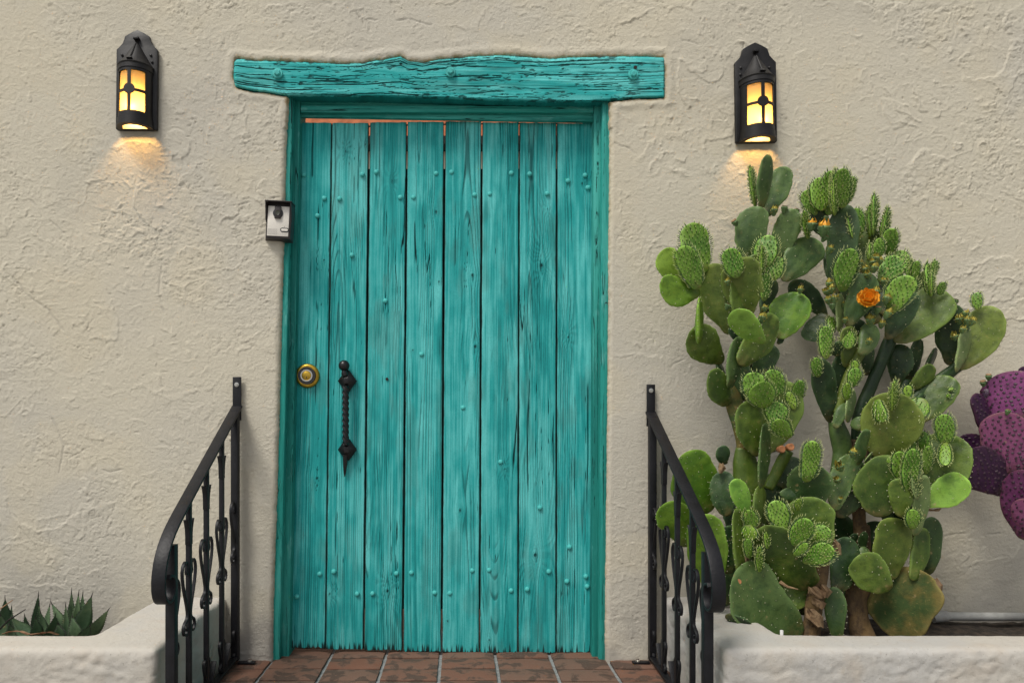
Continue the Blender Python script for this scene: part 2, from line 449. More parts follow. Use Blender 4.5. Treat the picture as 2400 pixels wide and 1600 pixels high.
# cactus palette
M['old'] = m_cactus('cactus_old', (.040, .082, .009), (.098, .155, .018), blem=.35)
M['olive'] = m_cactus('cactus_olive', (.066, .112, .012), (.130, .175, .024), (.26, .21, .05), .5)
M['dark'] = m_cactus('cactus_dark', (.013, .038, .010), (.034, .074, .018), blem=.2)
M['blue'] = m_cactus('cactus_bluegreen', (.034, .080, .018), (.084, .142, .036), blem=.25)
M['bright'] = m_cactus('cactus_bright', (.064, .155, .009), (.130, .240, .016), (.28, .25, .03), .35)
M['young'] = m_cactus('cactus_young', (.088, .215, .018), (.180, .330, .038), (.32, .36, .05), .35)
M['lime'] = m_cactus('cactus_lime', (.15, .30, .024), (.23, .37, .04), (.38, .36, .04), .35)
M['pale'] = m_cactus('cactus_pale_edge', (.130, .200, .060), (.190, .255, .090), blem=.3)
M['corky'] = m_cactus('cactus_corky', (.040, .075, .016), (.15, .115, .026), (.34, .24, .09), .95, .75)
M['purple'] = m_cactus('cactus_purple', (.130, .028, .098), (.235, .055, .180), (.26, .10, .16), .3, rimc=(.16, .05, .09))
M['dpurple'] = m_cactus('cactus_dark_purple', (.040, .009, .042), (.085, .018, .078), (.14, .03, .09), .2, rimc=(.10, .04, .06))
M['pink'] = m_cactus('cactus_pink', (.23, .060, .150), (.33, .105, .225), (.36, .16, .18), .4, rimc=(.22, .10, .10))
M['sp_young'] = m_tip('young_spines', (.040, .110, .016), (.74, .78, .32))  # dark root colour stands for the shadow at the leaf bases
M['sp_old'] = m_tip('pale_areoles', (.30, .30, .16), (.78, .76, .55))
M['sp_purple'] = m_tip('purple_areoles', (.014, .004, .014), (.05, .015, .03))
M['orange'] = m_plain('orange_petal', (.95, .40, .025), .55, 0, .2, 60)
M['yelbud'] = m_plain('yellow_bud', (.36, .30, .04), .6, 0, .45, 120)
M['budgreen'] = m_plain('bud_green', (.11, .19, .065), .55, 0, .3, 60)
M['cut'] = m_plain('cut_stem_orange', (.48, .20, .085), .8, 0, .25, 60)
M['husk'] = m_bark('dry_husk', (.36, .24, .13), (.20, .12, .06))
M['bark'] = m_bark('cactus_bark', (.20, .125, .05), (.085, .055, .028))
M['agave'] = m_cactus('agave_green', (.085, .150, .075), (.155, .230, .115), (.24, .26, .12), .35)
M['agave_tip'] = m_plain('agave_spine', (.02, .014, .012), .6)
M['dry'] = m_bark('dry_leaf', (.27, .12, .06), (.36, .22, .12))

# ------------------------------------------------------------------ ground, landing, courtyard
g = MB(); g.add([(-150, -300, -.51), (150, -300, -.51), (150, 150, -.51), (-150, 150, -.51)], [(0, 1, 2, 3)])
tag(g.build('ground', M['ground'], smooth=False), kind='structure')
XL, XR = -.866, .764
g = MB()
g.box(XL, XR, -.345, .42, -.50, -.012)
g.box(XL, XR, -.645, -.3455, -.50, -.17); g.box(XL, XR, -.945, -.6455, -.50, -.34)
landing = g.build('landing', M['grout'], smooth=False); tag(landing, kind='structure')
def tile_mesh(sx, sy, hz, seed):
    r_ = np.random.RandomState(seed); nx, ny = 9, 6
    xs = np.linspace(-sx / 2, sx / 2, nx); ys = np.linspace(-sy / 2, sy / 2, ny)
    V = []
    for y in ys:
        for x in xs:
            ex = min(x + sx / 2, sx / 2 - x, y + sy / 2, sy / 2 - y)
            z = -.004 * max(0, 1 - ex / .012) ** 2 + .0022 * (vn2(np.array(x * 25 + seed * 9.3), np.array(y * 25))) - .001
            V.append((x + r_.uniform(-1, 1) * .0007, y + r_.uniform(-1, 1) * .0007, float(z)))
    F = [(j * nx + i, j * nx + i + 1, (j + 1) * nx + i + 1, (j + 1) * nx + i) for j in range(ny - 1) for i in range(nx - 1)]
    rim = [i for i in range(nx)] + [j * nx + nx - 1 for j in range(1, ny)] + [(ny - 1) * nx + i for i in range(nx - 2, -1, -1)] + [j * nx for j in range(ny - 2, 0, -1)]
    b = len(V)
    for i in rim: V.append((V[i][0], V[i][1], -hz))
    n = len(rim)
    for k in range(n): F.append((rim[(k + 1) % n], rim[k], b + k, b + (k + 1) % n))
    me = bpy.data.meshes.new('tile'); me.from_pydata(V, [], F)
    me.polygons.foreach_set('use_smooth', np.ones(len(me.polygons), bool)); me.set_sharp_from_angle(angle=R(60))
    me.materials.append(M['tile']); return me
tmesh = [tile_mesh(.196, .111, .03, k) for k in range(6)]
def put_tile(x, y, z, k, sx=1.0):
    o = bpy.data.objects.new('tile', tmesh[k % 6]); COL.objects.link(o); o.parent = landing
    o.location = (x, y, z + rng.uniform(-.0015, .0015)); o.rotation_euler = (rng.uniform(-.006, .006), rng.uniform(-.006, .006), rng.uniform(-.012, .012))
    o.scale = (sx, 1, 1)
k = 0
for row in range(6):
    t = .259 - .1178 * row
    for c in range(-4, 4):
        x0, x1 = -.07 + .21 * c, -.07 + .21 * (c + 1)
        x0, x1 = max(x0, XL), min(x1, XR)
        if x1 - x0 < .04: continue
        put_tile((x0 + x1) / 2, -t, 0, k * 7 + row + c * c, (x1 - x0 - .014) / .196); k += 1
for st, zz in ((.405, -.158), (.523, -.158), (.705, -.328), (.823, -.328)):
    for c in range(-4, 4):
        x0, x1 = max(-.07 + .21 * c, XL), min(.14 + .21 * c, XR)
        if x1 - x0 < .04: continue
        put_tile((x0 + x1) / 2, -st, zz, k * 5 + c * c, (x1 - x0 - .014) / .196); k += 1
g = MB(); g.box(-3.4, 3.4, .4205, 6.0, -.50, -.02); tag(g.build('courtyard_floor', M['riser'], smooth=False), kind='structure')

house = empty('courtyard_house', (0, 3.0, -.02))
tag(house, 'cream house with orange parapet wall and dark iron arches glimpsed over the turquoise gate', 'house')
g = MB(); g.box(-3.2, 3.2, 3.0, 5.8, -.02, 3.095); g.build('wall', M['cream'], house, smooth=False)
g = MB(); g.box(-3.3, 3.3, 2.86, 3.3, 3.10, 3.165); g.build('eave', M['darkeave'], house, smooth=False)
rb = MB(); rb.box(-3.2, 3.2, 2.98, 5.8, 3.166, 4.3); rb.build('parapet', M['roof'], house, smooth=False)  # plain orange parapet wall behind the dark iron arches
am = None
for i in range(18):
    if am is None:
        m = MB(); m.tube([(.135 * math.cos(a_), 0, .072 * math.sin(a_)) for a_ in np.linspace(0, math.pi, 17)], .0062, 6)
        o = m.build('iron_arch', M['darkeave'], None); am = o.data
    else:
        o = bpy.data.objects.new('iron_arch', am); COL.objects.link(o)
    o.parent = house; o.location = tuple(np.array([-2.26 + .275 * i, 2.90, 3.205]) - ORG[house.name])

# ------------------------------------------------------------------ stucco wall with door opening and lintel pocket
LT = [(553, 137), (607, 142), (687, 144), (795, 149), (848, 147), (902, 138), (939, 132), (955, 142), (990, 147), (1022, 140), (1092, 133),
      (1162, 129), (1232, 132), (1289, 137), (1331, 135), (1415, 131), (1513, 132), (1554, 134)]
LB = [(556, 206), (580, 212), (634, 220), (672, 226), (768, 227), (902, 228), (1000, 231), (1148, 237), (1260, 240), (1373, 241), (1430, 238), (1499, 232), (1554, 231)]
LEFT_E = [(673, 228), (668, 400), (664, 561), (657, 816), (649, 1122), (639, 1429), (637, 1620)]
RIGHT_E = [(1420, 1620), (1419, 1500), (1421, 1300), (1426, 900), (1428, 560), (1430, 330), (1429, 239)]
poly = LT + [(1557, 165), (1558, 205), (1556, 231), (1499, 232)] + RIGHT_E[::-1] + LEFT_E[::-1] + [(634, 220), (580, 212), (556, 206), (547, 187), (546, 160)]
PW = np.array([[P(x, y)[0], P(x, y)[2]] for x, y in poly])
def sdf(X, Z, pw):
    dmin = np.full(X.shape, 1e9); inside = np.zeros(X.shape, bool)
    n = len(pw)
    for i in range(n):
        ax, az = pw[i]; bx, bz = pw[(i + 1) % n]
        ex, ez = bx - ax, bz - az
        tt = np.clip(((X - ax) * ex + (Z - az) * ez) / (ex * ex + ez * ez + 1e-12), 0, 1)
        dmin = np.minimum(dmin, (X - ax - tt * ex) ** 2 + (Z - az - tt * ez) ** 2)
        cond = ((az > Z) != (bz > Z)) & (X < (bx - ax) * (Z - az) / (bz - az + 1e-12) + ax)
        inside ^= cond
    d = np.sqrt(dmin); return np.where(inside, -d, d)

def trowel(X, Z):
    """hand trowelled skim: broad waves, lap ledges with a sharp lip, torn rough patches"""
    wx = X + .12 * (fbm2(X * 2.3 + 3, Z * 2.3 + 1, 3) - .5); wz = Z + .12 * (fbm2(X * 2.3 + 31, Z * 2.3 + 11, 3) - .5)
    h = .006 * (fbm2(X * 1.3 + 4, Z * 1.3 + 8, 2) - .5) + .0022 * (fbm2(wx * 5, wz * 8, 4) - .5)
    jx = wx + .030 * (fbm2(X * 17, Z * 17, 3) - .5) + .010 * (fbm2(X * 70, Z * 70, 2) - .5)
    jz = wz + .030 * (fbm2(X * 17 + 9, Z * 17 + 5, 3) - .5) + .010 * (fbm2(X * 70 + 7, Z * 70 + 3, 2) - .5)
    dens = sstep(.40, .62, fbm2(X * 1.3 + 9, Z * 1.3 + 2, 3) + .16 * (Z - 1.35))
    for k, (fx, fz, n, amp, ms, lo, hi) in enumerate(((2.0, 2.8, 4, .0030, 4.5, .60, .64), (6, 8, 5, .0027, 13.0, .595, .63), (11, 15, 4, .0022, 19.0, .60, .64), (20, 27, 3, .0018, 15.0, .595, .64))):
        f = fbm2(jx * fx + 13 * k, jz * fz + 5 * k, 2) * n
        saw = f - np.floor(f)
        lip = np.where(saw < .965, saw / .965, (1 - saw) / .035)
        m = sstep(lo, hi, fbm2(X * ms + 51 * k + 2, Z * ms * 1.2 + 7 * k, 3) + .05 * (dens - .5))
        h = h + amp * m * (lip ** 6.0)
    tear = sstep(.53, .66, fbm2(X * 4.1 + 77, Z * 5.0 + 21, 4) + .14 * (dens - .5))
    rg = np.abs(fbm2(jx * 45 + 3, jz * 85, 3) - .5) * 2
    h = h - .0026 * tear * sstep(.12, .0, rg) * sstep(.45, .56, fbm2(X * 30, Z * 30, 2))
    h = h + .0009 * tear * sstep(.52, .60, fbm2(jx * 60 + 31, jz * 85, 3))
    h = h - .0030 * sstep(.94, 1.0, vn2(X * 75 + 5, Z * 75)) + .0022 * sstep(.95, 1.0, vn2(X * 60 + 55, Z * 60 + 9))
    h = h + .0014 * (fbm2(X * 75, Z * 100, 3) - .5)
    smooth_ = sstep(.44, .58, fbm2(X * 2.1 + 61, Z * 2.6 + 17, 4) + .10 * (dens - .5))
    h = h * (.66 + .38 * smooth_)
    return h

xs = np.concatenate([[-3.6, -3.0, -2.4, -2.0], np.arange(-1.75, 2.15, .0035), [2.3, 2.6, 3.0, 3.6]])
zs = np.concatenate([[-.55, -.3, -.12], np.arange(-.02, 2.50, .0035), [2.6, 2.8, 3.2]])
X, Z = np.meshgrid(xs, zs)
d0 = sdf(X, Z, PW)
dn = d0 + np.where(Z > P(0, 290)[2], .009, .004) * (fbm2(X * 28, Z * 28, 3) - .5) + .002 * (vn2(X * 120, Z * 120) - .5)
zt = P(0, 175)[2]
near_l = np.exp(-((Z - P(0, 128)[2] - .012) / .02) ** 2) * sstep(-.85, -.78, X) * sstep(.80, .74, X)
hgt = trowel(X, Z) * sstep(-.005, .03, dn) * (.72 + .28 * sstep(.9, 1.7, Z))
lower = sstep(.32, .05, Z)
hgt = hgt + lower * .005 * (fbm2(X * 14, Z * 14, 4) - .5)
CR = [[(478, 492), (520, 482), (560, 480), (600, 470), (655, 463)], [(72, 470), (98, 492), (120, 520), (152, 548)], [(2215, 1256), (2240, 1248), (2270, 1250), (2300, 1254), (2345, 1249)], [(1440, 335), (1475, 350), (1510, 385), (1528, 420)],
      [(1565, 870), (1580, 850), (1600, 842), (1608, 826)], [(30, 650), (62, 690), (110, 725), (150, 775)], [(2262, 255), (2290, 268), (2312, 300)], [(840, 40), (900, 52), (960, 44), (1010, 60)], [(2180, 820), (2188, 850), (2200, 868)], [(215, 1090), (260, 1105), (300, 1098)],
      [(1600, 95), (1660, 110), (1720, 104)], [(380, 620), (372, 690), (392, 760), (380, 810)], [(120, 980), (150, 1040), (140, 1110)]]
crk = np.zeros_like(X)
jX = X + .012 * (fbm2(X * 22, Z * 22, 3) - .5); jZ = Z + .012 * (fbm2(X * 22 + 7, Z * 22 + 3, 3) - .5)
for pl0 in CR:
    q0 = np.array([[P(x_, y_)[0], P(x_, y_)[2]] for x_, y_ in pl0]); dm = np.full(X.shape, 9.)
    for i in range(len(q0) - 1):
        ex, ez = q0[i + 1] - q0[i]; tt_ = np.clip(((jX - q0[i][0]) * ex + (jZ - q0[i][1]) * ez) / (ex * ex + ez * ez), 0, 1)
        dm = np.minimum(dm, np.hypot(jX - q0[i][0] - tt_ * ex, jZ - q0[i][1] - tt_ * ez))
    crk = np.maximum(crk, sstep(.0045, .001, dm) * sstep(.40, .52, fbm2(X * 16, Z * 16, 2)))
hgt = hgt - .0022 * crk
# fine horizontal undercut scratches above the lintel
hgt = hgt - .002 * near_l * fbm2(X * 25, Z * 140, 3)
Rf = np.where(Z > P(0, 300)[2], .006, .018)
q = np.clip((Rf - dn) / Rf, 0, 1)
rec = Rf * (1 - np.sqrt(1 - q * q))
rec = np.where(dn < 0, Rf + np.minimum(-dn * 4.5, .115), rec)
Y = rec - hgt
# plaster swells a little round the lintel pocket
Y = Y - .004 * np.exp(-((dn - .018) / .016) ** 2) * sstep(P(0, 330)[2], P(0, 250)[2], Z)
ny, nx = X.shape
V = np.stack([X, Y, Z], -1).reshape(-1, 3)
idx = np.arange(nx * ny).reshape(ny, nx)
F = np.stack([idx[:-1, :-1], idx[:-1, 1:], idx[1:, 1:], idx[1:, :-1]], -1).reshape(-1, 4)
keep = (d0.reshape(-1)[F] > -.036).any(1)
F = F[keep]
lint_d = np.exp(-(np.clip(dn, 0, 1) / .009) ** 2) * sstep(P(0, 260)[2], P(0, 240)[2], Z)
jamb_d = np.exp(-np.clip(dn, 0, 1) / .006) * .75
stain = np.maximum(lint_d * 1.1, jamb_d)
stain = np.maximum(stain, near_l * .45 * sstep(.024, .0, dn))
grime = .75 * sstep(.42, .02, Z + .22 * (fbm2(X * 6, Z * 6, 4) - .5)) * sstep(.32, .62, fbm2(X * 5, Z * 4, 4)) + .12 * sstep(.60, .74, fbm2(X * 2.2 + 5, Z * 1.1, 4)) + .22 * crk
# thick masonry behind the skin
c = MB()
c.box(-3.6, -.725, .16, .32, -.55, 3.2); c.box(.60, 3.6, .16, .32, -.55, 3.2); c.box(-.7245, .5995, .161, .319, 2.24, 3.2)
tone = sstep(.40, .66, fbm2(X * 1.1 + 40, Z * 1.1, 4) + .10 * sstep(1.6, .2, Z)); patch = sstep(.48, .74, fbm2(X * 5 + 3, Z * 5 + 60, 4))
b = len(V)
V = np.vstack([V, np.array(c.v)]); F = np.vstack([F, np.array(c.f) + b])
stain = np.concatenate([np.clip(stain, 0, 1).ravel(), np.zeros(len(c.v))]); grime = np.concatenate([grime.ravel(), np.zeros(len(c.v))])
zz8 = np.zeros(len(c.v))
wall = raw('stucco_wall', V, F, M['stucco'], attr={'stain': stain, 'grime': grime, 'tone': np.concatenate([tone.ravel(), zz8]), 'patch': np.concatenate([patch.ravel(), zz8])})
tag(wall, 'rough trowelled beige stucco wall around the turquoise gate', 'wall')

# ------------------------------------------------------------------ lintel beam
def interp(pts, x):
    a = np.array(pts); return np.interp(x, a[:, 0], a[:, 1])
lint = empty('lintel_beam', (0, .1, P(0, 230)[2]))
tag(lint, 'weathered turquoise timber beam over the gate with three round bolts', 'beam')
nx_, nz_ = 640, 72
px = np.linspace(546, 1557.5, nx_)
top = interp(LT, px); bot = interp(LB, px)
endl = np.clip((px - 546) / 9, 0, 1); endr = np.clip((1557.5 - px) / 3, 0, 1)
e = np.sqrt(1 - (1 - endl) ** 2)
mid = 172; top = mid + (top - mid) * (.45 + .55 * e); bot = mid + (bot - mid) * (.45 + .55 * e)
vv = np.linspace(0, 1, nz_)
X2 = np.tile(px, (nz_, 1)); Y2 = bot + (top - bot) * vv[:, None]
rag = 2.5 * (fbm2(px / 7, px * 0 + 3, 3) - .5)
Y2 = Y2 + rag * (np.abs(vv - .5)[:, None] * 2) ** 4
edge = np.minimum(vv, 1 - vv)[:, None] * (bot - top)[None]      # px from edge
xx, zz = X2 * S, Y2 * S
lk = [((zk_) * S, (xk_) * S, rk_) for xk_, zk_, rk_ in ((940, 150, .010), (1188, 225, .008), (1320, 150, .007), (736, 152, .005), (1470, 205, .006))]
col, dep = grain(zz + .02 * np.sin(xx * 2.1), xx, 21.3, lk, .03, .6)
zq = zz + .012 * (fbm2(xx * 3, zz * 8, 3) - .5)
chk = np.zeros_like(xx)
for k_, (fa, fb, th_, lo_) in enumerate(((1.0, 75, .014, .53), (1.5, 130, .026, .56))):
    c_ = np.abs(fbm2(xx * fa + 9 * k_, zq * fb + 3 * k_, 2) - .5)
    chk = np.maximum(chk, .8 * sstep(th_ * .75, th_ * .2, c_) * sstep(lo_, lo_ + .06, fbm2(xx * 2.4 + 7 * k_, zz * 20 + k_, 2)))
rl_ = np.random.RandomState(8)
for k_ in range(44):                       # long drying splits
    x0_ = rl_.uniform(560, 1540); ln_ = rl_.uniform(30, 90) if k_ > 14 else rl_.uniform(110, 330); fz_ = rl_.uniform(.06, .94)
    zc_ = (bot + (top - bot) * fz_)[None] + 3.2 * (fbm2(px[None] / 60 + k_ * 3.1, np.full((1, nx_), k_ * 1.7), 3) - .5) * 2 + rl_.uniform(-.02, .02) * (px[None] - x0_)
    f_ = np.clip(1 - np.abs(px[None] - x0_) / (ln_ / 2), 0, 1)
    wd_ = (1.5 if k_ <= 14 else 1.1) * np.sqrt(f_) * (.6 + .8 * vn2(px[None] / 12 + k_, np.full((1, nx_), k_ * 2.0)))
    chk = np.maximum(chk, sstep(1.25, .5, np.abs(Y2 - zc_) / (wd_ + .05)) * (f_ > 0))
chip = sstep(.64, .70, fbm2(xx * 30 + 4, zz * 110, 4) + .20 * sstep(9, 0, edge) - .07)
col = col * 1.04 * (1 - .86 * chk)[..., None]
col = col * (1 - .75 * chip)[..., None] + np.array((.012, .03, .026)) * (.75 * chip)[..., None]
t2 = .010 - .020 * np.clip(1 - edge / 7, 0, 1) ** 2.2 - .02 * (1 - endl)[None] ** 2 - .012 * (1 - endr)[None] ** 2
t2 = t2 - .0030 * chk - .002 * chip - dep * 1.3 - .004 * (fbm2(xx * 5, zz * 45, 3) - .5)
kk = (D - t2) / D
V = np.stack([(X2 - CX) * S * kk, -t2, H + (CY - Y2) * S * kk], -1).reshape(-1, 3)
idx = np.arange(nx_ * nz_).reshape(nz_, nx_)
F = np.stack([idx[:-1, :-1], idx[:-1, 1:], idx[1:, 1:], idx[1:, :-1]], -1).reshape(-1, 4)
ring = np.array(list(idx[0, :]) + list(idx[1:, -1]) + list(idx[-1, ::-1][1:]) + list(idx[::-1, 0][1:-1]))
b = len(V); nr_ = len(ring); fr_ = V[ring].copy(); back = fr_.copy(); back[:, 1] = .150; V = np.vstack([V, fr_, back])
na = np.arange(nr_); nb = (na + 1) % nr_
F = np.vstack([F, np.stack([b + nb, b + na, b + nr_ + na, b + nr_ + nb], -1)])
sc_n = .7 + .6 * fbm2(V[b:, 0] * 30, V[b:, 1] * 60, 2)
col = np.vstack([col.reshape(-1, 3), np.array((.013, .21, .20))[None] * sc_n[:, None]])
beam = raw('beam', V, F, M['paint'], lint, sharp=70, col=col)
for bx_, by_ in ((651, 173), (1056, 170), (1484, 176)):
    p = P(bx_, by_, .0155)
    m = MB(); m.lathe([(.0, .0), (.0195, .0), (.0195, .002), (.0175, .0045), (.0, .005)], p - np.array([0, .001, 0]), n=28)
    wsh = m.build('bolt', M['nail'], lint, merge=1e-5)
    m = MB(); m.lathe([(.0115, .0), (.0115, .007), (.009, .009), (0, .009)], p - np.array([0, .005, 0]), n=6); m.build('bolt_head', M['nail'], wsh, sharp=25, merge=1e-5)
m = MB(); m.lathe([(.0065, 0), (.0065, .0012), (0, .0012)], P(1489, 158.6, .0125), n=12); m.build('drill_hole', M['darkeave'], lint)

# ------------------------------------------------------------------ door frame
fr = empty('door_frame', (-.06, .1, 0))
tag(fr, 'turquoise painted door frame with stepped head moulding around the plank gate', 'door frame')
def fpart(name, px, t, yb, mat, bev=.003, rough=.0):
    m = MB(); m.quadprism(px, t, yb); o = m.build(name, mat, fr, bevel=bev)
    return o
# pixel corner order: lower left, lower right, upper right, upper left
fpart('outer_trim', [(637, 1547), (655, 1546), (686, 226), (672, 225)], -.016, .150, M['frame'])
fpart('side_jamb', [(658, 1540), (677.5, 1539), (703.5, 236), (687.5, 236)], -.050, .150, M['frame'])
fpart('outer_trim', [(1404.5, 1547), (1420, 1547), (1429, 237), (1412, 239)], -.016, .150, M['frame'])
fpart('side_jamb', [(1387.5, 1539), (1403, 1540), (1411, 240), (1392, 240)], -.050, .150, M['frame'])
fpart('head_board', [(703.8, 266), (1391.8, 267), (1391.8, 236), (703.8, 236)], -.058, .075, M['frame_h'])
fpart('head_moulding', [(704, 263), (1391.6, 263), (1391.6, 247), (704, 247)], -.044, .0575, M['frame_h'], .004)
fpart('head_moulding', [(703.9, 273), (1391.7, 285), (1391.7, 267.6), (703.9, 267.6)], -.064, .0845, M['frame_h'], .003)

# ------------------------------------------------------------------ plank gate
gate = empty('plank_gate', (-.06, .11, .012))
tag(gate, 'turquoise gate of eight weathered vertical planks with iron pull and brass lock', 'gate')
TG = -.090
tops = [704.5, 777.5, 865.5, 954, 1042, 1129.5, 1217, 1305, 1391]
bots = [678.5, 763, 852.5, 944, 1035, 1124, 1214, 1303.7, 1387]
gapt = [0, 2.0, 4.6, 3.6, 4.4, 3.8, 2.6, 3.0, 0]
gapb = [0, 2.0, 2.8, 3.6, 3.6, 2.8, 2.2, 2.4, 0]
topy = [288, 288.5, 287, 286, 285, 287, 288, 289]
boty = [1518, 1521, 1523, 1526, 1527, 1528, 1529, 1528]
KNOTS = [(796, 356, .006), (842, 338, .004), (905, 425, .006), (940, 470, .004), (1012, 497, .008), (1100, 645, .008), (1020, 660, .005), (1266, 622, .010), (1280, 490, .004), (1362, 430, .006),
         (1108, 812, .010), (960, 820, .005), (735, 1120, .008), (905, 1384, .009), (770, 1391, .006), (1253, 1300, .012), (1047, 1455, .006), (1145, 1500, .007), (1075, 1195, .008), (740, 610, .006), (1180, 1100, .006), (1330, 790, .006)]
planks = []
for i in range(8):
    nu, nv = 76, 470
    u = np.linspace(0, 1, nu); v = np.linspace(0, 1, nv)
    tl, tr = tops[i] + gapt[i] / 2, tops[i + 1] - gapt[i + 1] / 2
    bl_, br_ = bots[i] + gapb[i] / 2, bots[i + 1] - gapb[i + 1] / 2
    # frayed lower end
    fu = np.abs(fbm2(u * 22 + 31 * i, u * 0 + 2, 3) - .5) * 2
    fray = 3.5 * sstep(.14, .0, fu) * (.2 + 1.2 * vn2(u * 30 + i * 7, u * 0 + 1)) + 2 * vn2(u * 60 + 3 * i, u * 0) ** 2
    yb_ = boty[i] - fray; yt_ = topy[i] + 1.5 * (vn2(u * 9 + i * 5, u * 0) - .5)
    Yp = yb_[None] + (yt_ - yb_)[None] * v[:, None]
    L_ = bl_ + (tl - bl_) * v + .9 * (fbm2(v * 22 + i * 13, v * 0, 3) - .5); R_ = br_ + (tr - br_) * v + .9 * (fbm2(v * 22 + i * 13 + 99, v * 0, 3) - .5)
    Xp = L_[:, None] + (R_ - L_)[:, None] * u[None]
    xx, zz = (Xp - L_[:, None]) * S, (1530 - Yp) * S
    kn = [((kx - bots[i]) * S, (1530 - ky) * S, kr_) for kx, ky, kr_ in KNOTS if bots[i] - 3 < kx < bots[i + 1] + 12]
    col, dep = grain(xx, zz, i + 1.7, kn, .022 + .012 * (i % 3))
    tt = TG + rng.uniform(-.003, .002) + .0015 * (u[None] - .5) * rng.uniform(-2, 2)
    ed = np.minimum(u, 1 - u)[None] * 88
    tt = tt - .004 * np.clip(1 - ed / 2.5, 0, 1) ** 2 - dep
    # worn paintless arrises and rotten frayed foot
    wear = sstep(2.2, .3, ed + 2.5 * (fbm2(zz * 30 + i, xx * 8, 3) - .5)) * .75
    col = col * (1 - wear)[..., None] + np.array((.045, .055, .042)) * wear[..., None]
    hb = (yb_[None] + fray[None] * .5 - Yp)
    rot = sstep(12, 0, hb + 60 * (fbm2(xx * 170 + i * 3, zz * 4, 3) - .42)) * .95
    col = col * (1 - rot)[..., None] + np.array((.010, .011, .009)) * rot[..., None]
    kk = (D - tt) / D
    V = np.stack([(Xp - CX) * S * kk, -tt, H + (CY - Yp) * S * kk], -1).reshape(-1, 3)
    idx = np.arange(nu * nv).reshape(nv, nu)
    F = np.stack([idx[:-1, :-1], idx[:-1, 1:], idx[1:, 1:], idx[1:, :-1]], -1).reshape(-1, 4)
    ring = np.array(list(idx[0, :]) + list(idx[1:, -1]) + list(idx[-1, ::-1][1:]) + list(idx[::-1, 0][1:-1]))
    b = len(V); back = V[ring].copy(); back[:, 1] = .122; V = np.vstack([V, back])
    na = np.arange(len(ring)); nb = (na + 1) % len(ring)
    F = np.vstack([F, np.stack([ring[nb], ring[na], b + na, b + nb], -1)])
    col = np.vstack([col.reshape(-1, 3), np.tile((.03, .04, .03), (len(ring), 1))])
    planks.append(raw('plank', V, F, M['paint'], gate, sharp=80, col=col))
# backing boards of the gate
m = MB(); m.quadprism([(680, 1424), (1386, 1428), (1390, 396), (703, 396)], -.1225, .140); m.build('backing_board', M['dark_wood'], gate, smooth=False)
nails = [(712, 410), (760, 465), (849, 409), (796, 466), (882, 403.5), (938, 463), (969, 463), (1022, 407), (1058, 404), (1112, 457), (1147.5, 455), (1198, 406),
         (1241, 408), (1282.5, 454), (1371, 411), (1331, 424), (1378, 440), (749.5, 1344), (782, 1338.5), (929, 1343), (964, 1341), (695.7, 1397), (837, 1391),
         (873, 1390), (1018.6, 1388), (1054, 1389), (1106.7, 1336), (1146, 1335), (1197.5, 1383), (1235.5, 1380), (1286, 1338.5), (1328.7, 1361.5), (1373, 1350),
         (1376, 1373.5), (1334.8, 1281), (744, 506), (824.5, 598), (903, 705), (988, 830), (1085, 955), (1173, 1082), (1265, 1189)]
nm = None
for (x, y) in nails:
    v = (1524 - y) / 1236
    i = 0
    while i < 7 and x > bots[i + 1] + (tops[i + 1] - bots[i + 1]) * v: i += 1
    p = P(x, y, TG)
    if nm is None:
        m = MB(); m.lathe([(.0096, -.004), (.0096, .0022), (.0082, .0050), (.0048, .0068), (0, .0074)], (0, 0, 0), n=12)
        o = m.build('nail', M['nail'], None, sharp=80, merge=1e-5); nm = o.data
    else:
        o = bpy.data.objects.new('nail', nm); COL.objects.link(o)
    o.parent = planks[i]; o.location = tuple(p - ORG[gate.name])
# brass lock
lk = P(721, 880.6, TG)
m = MB(); m.lathe([(.0, .0), (.0470, .0), (.0470, .004), (.0440, .009), (.0375, .0115), (.0330, .0105), (.0, .0105)], lk, n=40); lock = m.build('lock', M['brass'], gate, merge=1e-5)
def ringp(name, r0, r1, h0, h1, mat, par):
    m = MB(); m.lathe([(r0, h0), (r0, h1), (r1, h1), (r1, h0)], lk, n=36); return m.build(name, mat, par, merge=1e-5)
ringp('collar', .0335, .0230, .009, .020, M['blackrub'], lock)
ringp('chrome_ring', .0232, .0185, .009, .0215, M['steel'], lock)
m = MB(); m.lathe([(.0183, .009), (.0183, .0195), (.017, .0205), (0, .0205)], lk, n=32); m.build('cylinder', M['brass'], lock, merge=1e-5)
m = MB(); m.box(lk[0] - .0012, lk[0] + .0012, lk[1] - .0215, lk[1] - .020, lk[2] - .011, lk[2] - .003); m.build('keyhole', M['blackrub'], lock, smooth=False)
